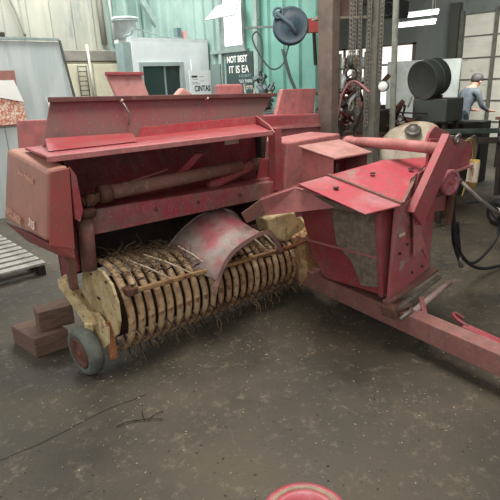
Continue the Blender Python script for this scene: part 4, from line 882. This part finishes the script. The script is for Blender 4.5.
for s_ in (-1, 1):
    MB().lathe(hc + sdv * .088 * s_ + Vector((0, 0, -.04)), sdv * s_, [(0, .012), (.018, .01), (.024, 0), (.018, -.01)], 12).build('ear', SKN, pr_)
    MB().lathe(hc + sdv * .032 * s_ + fd * .083 + Vector((0, 0, -.02)), fd, [(0, .012), (.009, .007), (.011, -.004)], 10).build('eye', TXTW, pr_)
# bench of the person with heap and dark bin
bn = root('steel_bench', (8.6, .8, 0), 'bench heaped with rusty parts beside the person', 'work bench')
MB().box((8.45, .2, .85), (9.1, 1.25, .9)).build('bench_top', RUST, bn)
for x in (8.5, 9.0):
    for y in (.25, 1.15): MB().box((x, y, 0), (x + .05, y + .05, .85)).build('leg', DARK, bn)
clutter('rusty_parts', (8.75, .7, .9), (.5, .9, .3), 30, [RUST, STEEL, PALE, mat('pinkish_part', 'a07a70')], 'pinkish rusty parts heaped on the bench in front of the person', 'machine parts')
tag(MB().box((6.9, .78, .0), (7.2, 1.12, .95)).build('dark_bin', mat('near_black_bin', '22211f', bump=.05), None, .01), 'near-black box standing between the baler and the person', 'bin')
# dark machine right, with rods and hoses
dm = root('dark_tank', (5.2, -.85, 0), 'dark grey tank-like machine cut by the right edge', 'machine')
MB().lathe((5.3, -.62, .62), (0, 0, 1), [(0, 0), (.27, 0), (.30, .04), (.30, .68), (.27, .74), (0, .76)], 40).build('tank', mat('blue_grey_tank', '3f4246', '4a4c50', sc=4, rough=.45), dm)
for a in range(3): MB().box((5.3 + .2 * cos(a * 2.1) - .02, -.62 + .2 * sin(a * 2.1) - .02, 0), (5.3 + .2 * cos(a * 2.1) + .02, -.62 + .2 * sin(a * 2.1) + .02, .62)).build('leg', DARK, dm)
tk = root('wheeled_frame', (4.8, -.3, 0), 'dark wheeled machine frame with horizontal bars behind the yellow canister', 'machine frame')
MB().bar((4.2, .05, 1.07), (4.7, -.42, 1.06), .05, .05).build('crossbar', GREEN, tk, .004)
MB().bar((4.2, .05, .97), (4.7, -.42, .96), .06, .06).build('crossbar', DARK, tk, .004)
MB().bar((4.68, -.40, 1.1), (4.72, -.42, .35), .05, .05, (0, 1, 0)).build('upright', DARK, tk, .004)
MB().tube([(4.72, -.38, 1.05), (5.0, -.50, 1.42)], .018, 10).build('handle', mat('pale_handle', '9b9a92'), tk)
MB().lathe((4.68, -.42, 1.07), (-.66, -.75, 0), [(0, .03), (.04, .03), (.045, -.03), (0, -.03)], 16).build('joint_cap', STEEL, tk)
MB().bar((4.7, -.42, .7), (5.3, -.6, .7), .05, .05).build('crossbar', DARK, tk)
MB().bar((4.25, .0, .98), (4.25, .0, .05), .05, .05, (0, 1, 0)).build('upright', DARK, tk)
for q in ((4.70, -.47, .16), (4.95, -.62, .16)):
    MB().torus(q, (.8, -.3, 0), .11, .045, 28, 10).build('wheel', BLACKR, tk); MB().lathe(q, (.8, -.3, 0), [(0, .03), (.07, .03), (.07, -.03), (0, -.03)], 20).build('wheel_hub', STEEL, tk)
MB().torus((4.72, -.56, .78), (-.6, -.7, .2), .14, .018, 32, 8).build('hose_coil', mat('navy_hose', '2d3550'), tk)
MB().torus((4.74, -.60, .72), (-.6, -.7, .1), .17, .016, 32, 8).build('hose_coil', BLACKR, tk)
MB().bar((4.7, -.42, .2), (4.95, -.60, .2), .05, .12).build('lower_frame', DARK, tk)
for k in range(6): MB().tube(spline([(4.66 + .02 * k, -.40, 1.0 - .03 * k), (4.62, -.50 - .02 * k, .8), (4.72, -.52 - .02 * k, .5 + .03 * k), (4.8, -.5, .3)]), .012, 8).build('hose', BLACKR if k % 2 else mat('grey_hose', '55585a'), tk)
